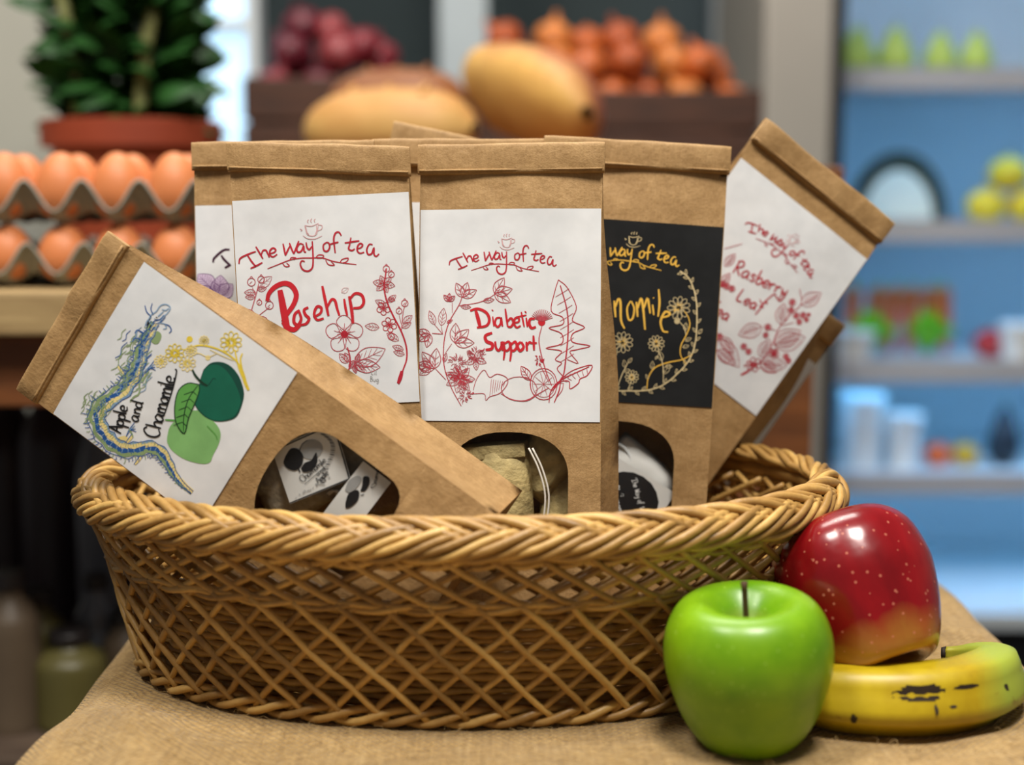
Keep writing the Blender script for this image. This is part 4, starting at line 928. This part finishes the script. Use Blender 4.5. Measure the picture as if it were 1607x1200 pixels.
# ------------------------------------------------------------------ left background: shelf with egg trays and herb planter
SH = aty(100, 455, .30).z; m_board = m_wood('pale_board', (150, 124, 84), (178, 152, 106)); m_brown = m_wood('brown_board', (92, 52, 24), (126, 74, 34))
sf = empty('wooden_shelf'); tag(sf, 'wooden shelf with pale top board carrying the egg trays and planter', 'shelf')
BT = aty(50, 528, .28).z
obj('top_board', box(-1.1, -.262, .28, 1.0, BT, SH, .004), m_board, sf, smooth=False)
obj('apron', box(-1.08, -.275, .30, .33, aty(50, 640, .3).z, BT, .003), m_brown, sf, smooth=False)
LZ = aty(100, 1120, .45).z
obj('lower_board', box(-1.08, -.3, .34, .98, LZ-.02, LZ, .003), m_wood('dark_board', (60, 48, 40), (92, 76, 62)), sf, smooth=False)
for x in (-1.06, -.29):
    for y in (.36, .95): obj('leg', box(x-.02, x+.02, y-.02, y+.02, FLOOR_Z, BT, .003), m_brown, sf, smooth=False)
PULP = simple('grey_pulp', (150, 148, 136), .9, .1, 120, .001)
EGG = simple('brown_eggshell', (206, 124, 74), .5, .08, 14)
PITCHX = .0478; ex0 = aty(275, 300, .345).x
def tray(z, label):
    t = empty('egg_tray', loc=(ex0-2*PITCHX, .42, z)); tag(t, label, 'egg tray', None)
    def f(i, j):
        x = (i*5-2.5); y = (j*4-2)
        cx = abs(math.cos(PI*x)) if True else 0; cy = abs(math.cos(PI*y))
        # cups at integer+0.5 shifted centres, peaks between four cups
        px_, py_ = math.cos(PI*x)**2, math.sin(PI*y)**2
        hgt = .016*(1-px_)*(1-py_)+.020*((1-px_)+(1-py_))*.5
        return (x*PITCHX, y*PITCHX-.004, .002+hgt)
    o = obj('tray_body', grid(60, 48, f), PULP, t); md = o.modifiers.new('s', 'SOLIDIFY'); md.thickness = .002
    return t
eggp = crom([(0, 0), (.010, .0012), (.018, .008), (.0220, .020), (.0205, .034), (.0145, .047), (.007, .0545), (0, .0565)], 3)
eg = None
for lev, lab in ((0, 'lower grey pulp egg tray, under the tray of brown eggs'), (1, 'upper grey pulp egg tray filled with brown eggs, stacked on another tray')):
    z = SH+.001+lev*.052; tray(z, lab)
    for cx in range(5):
        for cy in range(2 if lev else 1):
            loc = (ex0-4*PITCHX+cx*PITCHX, .42-1.5*PITCHX+cy*PITCHX-.004, z+.004)
            gl = ('brown egg in the front row of the upper tray', 'brown egg in the second row of the upper tray')[cy] if lev else 'brown egg seen through the side of the lower tray'
            if eg is None: e = obj('egg', lathe(eggp, 24), EGG); weld(e); eg = e
            else: e = eg.copy(); COL.objects.link(e)
            tag(e, gl, 'egg', ['eggs in the lower tray', 'eggs in the upper tray'][lev] if not cy else 'eggs in the second row'); e.location = loc; e.rotation_euler = (0, 0, cx*1.3); e.scale = (1, 1, 1 if lev else .86)
pc = aty(200, 200, .78); RZ = aty(210, 186, .74).z
pl = empty('herb_planter', loc=(pc.x, .80, SH)); tag(pl, 'leafy green herb growing in a terracotta pot behind the eggs', 'potted plant')
hp = RZ-SH; rr = (aty(350, 200, .78).x-aty(70, 200, .78).x)/2
TERRA = simple('terracotta', (140, 58, 34), .6, .1, 12)
obj('pot', lathe([(0, .0), (rr*.72, .0), (rr*.88, hp-.032), (rr*.88, hp-.03), (rr, hp-.03), (rr*1.01, hp-.002), (rr*.97, hp), (rr*.92, hp-.002), (rr*.90, hp-.02), (0, hp-.02)], 40), TERRA, pl, sharp=40)
obj('soil', lathe([(0, hp-.012), (rr*.9, hp-.015)], 24), simple('soil', (46, 34, 24), .95, .3, 60), pl)
LEAFM = simple('herb_leaf', (36, 78, 30), .45, .35, 30); STEMM = simple('herb_stem', (120, 122, 72), .6, .12, 30)
bmL = grid(4, 6, lambda i, j: (((i-.5)*.030*math.sin(PI*min(.98, .06+.92*j)))*1.0, j*.046, .006*math.sin(PI*j)-.010*(i-.5)**2*4*math.sin(PI*j)))
lf = obj('leaf', bmL, LEAFM, pl); first = True
for k in range(620):
    a = random.uniform(0, 2*PI); q = random.random()**.6; zz = random.uniform(-.01, .30)
    R0 = rr*.60*q*(.8+.5*math.sin(PI*min(1, zz/.3+.15)))
    o = lf if first else lf.copy()
    if not first: COL.objects.link(o); o.parent = pl
    first = False
    o.location = (R0*math.cos(a)*.95, R0*math.sin(a)*.95, hp+zz); o.rotation_euler = (random.uniform(-.5, .9), random.uniform(-.5, .5), a-PI/2+random.uniform(-.6, .6)); s_ = random.uniform(.8, 1.5); o.scale = (s_, s_, s_)
for x, lean, h_ in ((-.040, -.012, .15), (.028, .010, .12)):
    obj('stem', tube(crom([(x, -rr*.72, hp-.015), (x+lean*.5, -rr*.66, hp+h_*.5), (x+lean*1.6, -rr*.60, hp+h_)], 4), .0075, 8), STEMM, pl)
jm = {'grey': simple('grey_glass', (104, 108, 118), .25, .1, 10), 'plum': simple('dark_jar', (52, 42, 48), .35, .15, 10), 'olive': simple('olive_jar', (88, 82, 44), .4, .15, 12), 'beige': simple('beige_jar', (92, 78, 62), .5, .12, 10), 'maroon': simple('maroon_jar', (92, 52, 58), .4, .1, 10)}
capm = simple('dark_lid', (40, 36, 36), .4)
for px, y, hgt, r, key, lab in [(12, .42, .15, .028, 'beige', 'small beige jar at the front of the lower shelf'), (52, .46, .12, .030, 'olive', 'olive jar between the beige jar and the short wide jar'), (105, .43, .09, .034, 'olive', 'short wide olive jar on the lower shelf'),
                                (160, .60, .29, .024, 'grey', 'tall grey glass bottle on the lower shelf'), (212, .62, .22, .032, 'plum', 'dark plum jar beside the tall grey bottle'), (252, .50, .19, .022, 'grey', 'slim grey glass bottle beside the table cloth'), (275, .68, .18, .034, 'maroon', 'maroon jar on the lower shelf beside the table cloth'),
                                (95, .72, .32, .04, 'plum', 'tall dark plum bottle at the back of the lower shelf'), (20, .76, .30, .045, 'plum', 'broad dark plum bottle at the back of the lower shelf'), (150, .48, .13, .022, 'grey', 'small grey bottle behind the short olive jar'), (195, .46, .10, .024, 'beige', 'tiny beige jar on the lower shelf')]:
    e = empty('jar', loc=(aty(px, 900, y).x, y, LZ)); tag(e, lab, 'jar', 'jars on the lower shelf')
    obj('body', lathe(crom([(0, 0), (r*.9, 0), (r, .01), (r, hgt*.62), (r*.85, hgt*.74), (r*.5, hgt*.84), (r*.48, hgt*.92)], 3), 24), jm[key], e)
    obj('lid', lathe([(0, hgt*1.0), (r*.55, hgt*1.0), (r*.57, hgt*.99), (r*.57, hgt*.90), (0, hgt*.90)], 20), capm, e, sharp=30)

# ------------------------------------------------------------------ counter with bread, crates with onions and oranges
CZ = .318; ct = empty('wooden_counter'); tag(ct, 'dark wooden counter carrying the bread loaves', 'counter')
obj('counter_top', box(-.255, .33, .55, 1.15, CZ-.03, CZ, .004), m_brown, ct, smooth=False)
obj('front_panel', box(-.24, .31, .58, .60, FLOOR_Z, CZ-.03), m_brown, ct, smooth=False); obj('back_panel', box(-.24, .31, 1.10, 1.12, FLOOR_Z, CZ-.03), m_brown, ct, smooth=False)
def m_bread(name, pale, crust):
    t = NT(name); sp = t.n('ShaderNodeSeparateXYZ'); t.l(t.coord(), sp.inputs[0]); f = t.noise(18, 4)
    k = t.math('ADD', t.math('MULTIPLY', sp.outputs[2], 9.0), t.math('MULTIPLY', f, .5))
    t.l(t.ramp(k, [(.05, lin(pale)), (.45, lin(crust))]), t.b.inputs['Base Color']); t.b.inputs['Roughness'].default_value = .6; return t.m
def loaf(name, label, c, L, r, yaw, tilt, mat, slashes=3, roll=0):
    e = empty(name, Matrix.Translation(c) @ Matrix.Rotation(math.radians(yaw), 4, 'Z') @ Matrix.Rotation(math.radians(tilt), 4, 'X') @ Matrix.Rotation(math.radians(roll), 4, 'Y')); tag(e, label, 'bread')
    def f(i, j):
        a = 2*PI*i; t = 2*j-1; q = max(.02, 1-abs(t)**3.2)**.5; n = 1+.06*noise.noise(Vector((math.cos(a)*1.5, t*3, math.sin(a))))
        return Vector((r*q*n*math.cos(a), t*L/2, r*.8*q*n*math.sin(a)*(1 if math.sin(a) > 0 else .75)))
    obj('crust', grid(28, 22, f, True), mat, e)
    for k in range(slashes):
        y = (k-(slashes-1)/2)*L*.22
        obj('slash', tube(crom([(-r*.55, y-.012, r*.62), (0, y, r*.82), (r*.5, y+.012, r*.64)], 4), .004, 6), mat, e)
PB = m_bread('pale_bread', (216, 182, 110), (186, 136, 74))
a = aty(612, 178, .80); loaf('bread_loaf', 'pale crusted bread loaf lying crosswise on the counter', (a.x, .80, CZ+.046), .215, .062, 66, 0, PB)
a = aty(622, 130, 1.0); loaf('bread_loaf', 'brown topped bread loaf behind the pale crosswise loaf', (a.x, 1.02, CZ+.088), .19, .062, 72, 0, m_bread('brown_bread', (170, 112, 62), (130, 78, 40)))
a = aty(828, 150, .86); loaf('bread_loaf', 'long bread loaf with one pale and one browned side, propped up pointing at the viewer', (a.x, .88, CZ+.090), .30, .066, 26, 10, m_bread('two_tone_bread', (222, 176, 94), (150, 84, 52)), roll=58)
DKW = m_wood('dark_crate_wood', (52, 28, 16), (84, 48, 28))
def crate(label, x0, x1, y0, y1, z0, z1):
    e = empty('produce_crate', loc=((x0+x1)/2, (y0+y1)/2, z0)); tag(e, label, 'crate'); X, Y, H_ = (x1-x0)/2, (y1-y0)/2, z1-z0
    n = 3
    for k in range(n):
        za, zb = H_*k/n+.004, H_*(k+1)/n-.004
        for sg in (-1, 1):
            obj('slat', box(-X, X, sg*Y-.006, sg*Y+.006, za, zb, .002), DKW, e, smooth=False); obj('slat', box(sg*X-.006, sg*X+.006, -Y, Y, za, zb, .002), DKW, e, smooth=False)
    obj('base', box(-X, X, -Y, Y, 0, .01), DKW, e, smooth=False)
    for sx in (-1, 1):
        for sy in (-1, 1): obj('corner_post', box(sx*(X-.012)-.01, sx*(X-.012)+.01, sy*(Y-.012)-.01, sy*(Y-.012)+.01, 0, H_, .002), DKW, e, smooth=False)
a, b = aty(385, 118, 1.5), aty(655, 118, 1.5); crate('dark wooden crate heaped with red onions', a.x, b.x, 1.5, 1.85, .26, a.z)
c_, d_ = aty(730, 138, 1.5), aty(1192, 138, 1.5); crate('dark wooden crate heaped with orange onions', c_.x, d_.x, 1.5, 1.85, .26, c_.z)
for nm, x0, x1 in (('red', a.x-.01, b.x+.01), ('orange', c_.x-.01, d_.x+.01)):
    e = empty('crate_stand'); tag(e, f'dark wooden stand under the crate of {nm} onions', 'stand')
    obj('top', box(x0, x1, 1.46, 1.9, .235, .2595), DKW, e, smooth=False)
    for x in (x0+.02, x1-.02):
        for y in (1.48, 1.88): obj('leg', box(x-.02, x+.02, y-.02, y+.02, FLOOR_Z, .235), DKW, e, smooth=False)
onp = crom([(0, 0), (.016, .001), (.030, .014), (.034, .030), (.027, .046), (.010, .056), (.005, .066), (.0035, .072), (0, .073)], 3)
on0 = {}
def onions(key, cols, x0, x1, ztop, label, group, n):
    mats = [simple(f'{key}_onion_skin_{i}', c, .4, .2, 40) for i, c in enumerate(cols)]
    protos = []
    rg = random.Random(len(key))
    spots = []
    for row in range(2):
        for k in range(n-row):
            spots.append((lerp(x0+.035, x1-.035, (k+.5*row)/(n-1)), 1.545+.075*row+rg.uniform(-.01, .01), ztop-.045+.052*row+rg.uniform(-.008, .012)))
        for k in range(n-row-1):
            spots.append((lerp(x0+.05, x1-.05, (k+.5)/(n-1)), 1.56+.09*row, ztop+.015+.045*row+rg.uniform(0, .015)))
    for i, (x, y, z) in enumerate(spots):
        m = mats[i % len(mats)]
        if len(protos) < len(mats): o = obj('onion', lathe(onp, 20), m); protos.append(o)
        else: o = protos[i % len(mats)].copy(); COL.objects.link(o)
        o.location = (x, y, z); o.rotation_euler = (rg.uniform(-.7, .7), rg.uniform(-.7, .7), rg.uniform(0, 6)); tag(o, label, 'onion', group)
onions('red', [(120, 34, 44), (96, 26, 40), (140, 56, 60)], a.x, b.x, a.z, 'dark red onion heaped in the wooden crate', 'red onions in the crate', 4)
onions('orange', [(190, 96, 42), (168, 78, 34), (204, 122, 58)], c_.x, d_.x, c_.z, 'orange skinned onion heaped in the wooden crate', 'orange onions in the crate', 7)

# ------------------------------------------------------------------ blue lit display fridge
FR = empty('display_fridge'); tag(FR, 'tall blue lit open display fridge with produce on its shelves', 'fridge')
yf, yb = 1.75, 2.35; xl = aty(1192, 300, yf).x; xi = aty(1318, 300, yf).x; xg = aty(1298, 300, yf).x; xr = 1.75
BZ = aty(1450, 962, yf).z; BLUE = simple('white_fridge_lining', (200, 207, 211), .45, .05, 4); STEEL = simple('fridge_steel', (176, 170, 160), .4, .06, 3, metal=.15); BLK = simple('black_gasket', (14, 15, 18), .5)
obj('side_panel', box(xl, xg, yf-.02, yb, FLOOR_Z, 1.35, .008), STEEL, FR, smooth=False); obj('gasket', box(xg, xi, yf-.01, yf+.05, -.56, 1.35), BLK, FR, smooth=False)
obj('side_panel', box(xr, xr+.08, yf, yb, FLOOR_Z, 1.35, .008), STEEL, FR, smooth=False)
obj('back_panel', box(xg, xr, yb-.03, yb, -.56, 1.35), BLUE, FR, smooth=False); obj('side_lining', box(xg, xg+.012, yf+.05, yb-.03, -.56, 1.35), BLUE, FR, smooth=False)
obj('plinth', box(xg, xr, yf+.04, yb, FLOOR_Z, BZ-.03), BLK, FR, smooth=False); obj('bottom_tray', box(xg+.012, xr, yf, yb-.03, BZ-.03, BZ), BLUE, FR, smooth=False); obj('canopy', box(xl, xr+.08, yf-.02, yb, 1.35, 1.5), STEEL, FR, smooth=False)
SHZ = [aty(1450, p_, 1.85).z for p_ in (112, 350, 570, 745)]
LED = m_emit('fridge_led', (122, 198, 255), 14)
EDGE = simple('grey_shelf_edge', (176, 178, 186), .4, .05, 5)
for z in SHZ+[1.0]:
    s_ = obj('shelf', box(xg+.012, xr, yf+.10, yb-.03, z-.012, z), BLUE, FR, smooth=False); obj('price_rail', box(xg+.012, xr, yf+.085, yf+.10, z-.035, z+.006), EDGE, s_, smooth=False)
    obj('led_strip' if z < .9 else 'led_strip_offscreen', box(xg+.03, xr-.02, yf+.12, yf+.145, z-.022, z-.0125), LED, s_, smooth=False)
def onshelf(px, py, k, y=1.98):
    p_ = aty(px, py, y); return p_.x, y, (SHZ+[BZ])[k]
GRNL = simple('lime_leaf', (120, 200, 40), .45, .2, 40); YEL = simple('lemon_skin', (214, 190, 40), .4, .1, 30); ORG = simple('carrot_skin', (224, 100, 44), .45, .1, 20); MEL = simple('melon_rind', (34, 46, 36), .5, .25, 25); FLE = simple('melon_flesh', (218, 220, 206), .5, .05, 20); TUB = simple('white_tub', (222, 223, 222), .4, .04, 10); REDP = simple('red_pepper_skin', (170, 40, 44), .3, .1, 20); YG = simple('pear_skin', (176, 196, 90), .4, .15, 20)
# halved melon
x, y, z = onshelf(1410, 300, 1); e = empty('halved_melon', loc=(x, y, z)); tag(e, 'halved dark rinded melon with pale flesh on the second fridge shelf', 'melon')
R0 = .095
obj('rind', grid(24, 10, lambda i, j: (R0*1.05*math.cos(PI*i)*math.cos(PI/2*j), R0*math.sin(PI/2*j)*.9, .002+R0*1.45*math.sin(PI*i)*math.cos(PI/2*j))), MEL, e)
obj('flesh', join(grid(24, 4, lambda i, j: (R0*.74*j*math.cos(PI*i), -.001, .006+R0*1.02*j*math.sin(PI*i)))), FLE, e); obj('rind_edge', grid(24, 2, lambda i, j: (R0*lerp(.74, 1.05, j)*math.cos(PI*i), 0, .002+R0*lerp(1.02, 1.45, j)*math.sin(PI*i))), MEL, e)
pearp = crom([(0, 0), (.018, .001), (.034, .018), (.036, .036), (.026, .062), (.015, .084), (.008, .092), (0, .093)], 3)
def fruit(name, prof, mat, px, py, k, label, cat, sc=1.0, y=1.95, dz=0, group=None):
    x, y, z = onshelf(px, py, k, y); e = empty(name, loc=(x, y, z+dz)); tag(e, label, cat, group); e.scale = (sc, sc, sc)
    obj('skin', lathe(prof, 22), mat, e); zt = prof[-1][1]
    obj('stem', tube([(0, 0, zt-.003), (.003, 0, zt+.012)], .0022, 6), STEMM, e)
for px, sc in ((1345, 1.0), (1405, 1.0)): fruit('pear', pearp, YG, px, 90, 0, 'yellow green pear at the left of the top fridge shelf', 'pear', sc, group='pears on the top shelf')
for px, sc in ((1475, .9), (1532, .9)): fruit('pear', pearp, YG, px, 90, 0, 'yellow green pear in the pair beside the pear cluster', 'pear', sc, group='pair of pears')
for px, dz in ((1548, 0), (1612, 0), (1580, .062)): fruit('lemon', onp[:16]+[(0, onp[15][1]+.004)], YEL, px, 320, 1, 'yellow lemon in the pile at the end of the second shelf', 'lemon', 1.15, dz=dz, group='lemons on the second shelf')
for px in (1472, 1515): fruit('sweet_pepper', onp[:16]+[(0, onp[15][1])], simple('pepper_skin', (210, 160, 40), .3, .12, 20) if px != 1472 else ORG, px, 700, 3, 'yellow pepper on the fourth fridge shelf' if px != 1472 else 'orange pepper beside the yellow one on the fourth shelf', 'pepper', .8)
fruit('aubergine', [(r*.9, z*1.3) for r, z in pearp], simple('aubergine_skin', (40, 50, 60), .3), 1575, 700, 3, 'dark aubergine beside the yellow pepper', 'aubergine')
for px in (1556, 1612): fruit('red_pepper', onp[:16]+[(0, onp[15][1])], REDP, px, 500, 2, 'red pepper at the end of the third fridge shelf', 'pepper', 1.0, group='red peppers on the third shelf')
# carrots and lettuce
for k in range(6):
    px = 1336+k*30; x, y, z = onshelf(px, 480, 2, 2.06); e = empty('carrot', Matrix.Translation((x, y, z)) @ Matrix.Rotation(random.uniform(-.12, .12), 4, 'Y')); tag(e, 'orange carrot standing in the row behind the lettuce on the third shelf', 'carrot', 'carrots on the third shelf')
    obj('root', lathe(crom([(0, 0), (.006, .004), (.013, .05), (.018, .11), (.017, .128), (.006, .134), (0, .135)], 3), 14), ORG, e); obj('top', tube([(0, 0, .13), (.004, 0, .145)], .004, 6), GRNL, e)
for px in (1366, 1456):
    x, y, z = onshelf(px, 500, 2, 1.93); e = empty('lettuce', loc=(x, y, z)); tag(e, 'bright green lettuce head in front of the carrots', 'lettuce', 'lettuce heads on the third shelf')
    for k in range(14):
        a = k*2.4; q = .2+.8*k/14
        o = obj('leaf', grid(5, 5, lambda i, j: Vector((.055*q*j*math.cos(a+(i-.5)*1.3), .055*q*j*math.sin(a+(i-.5)*1.3), .01+.085*j*(1.15-.6*q)+.006*math.sin(i*14)*j))), GRNL, e)
def tub(px, py, k, w_, h_, label, y=1.93):
    x, y, z = onshelf(px, py, k, y); e = empty('food_tub', loc=(x, y, z)); tag(e, label, 'tub')
    obj('body', lathe([(0, 0), (w_*.42, 0), (w_*.5, h_*.9), (0, h_*.9)], 24), TUB, e, sharp=30); obj('lid', lathe([(0, h_), (w_*.5, h_), (w_*.53, h_*.97), (w_*.53, h_*.88), (0, h_*.88)], 24), TUB, e, sharp=30)
tub(1335, 560, 2, .09, .06, 'small white tub in front of the carrots on the third shelf', 1.88); tub(1352, 700, 3, .085, .15, 'tall white tub at the left of the fourth shelf'); tub(1418, 700, 3, .07, .11, 'shorter white tub beside the tall tub on the fourth shelf'); tub(1605, 560, 2, .09, .075, 'white tub in front of the red peppers', 1.88)
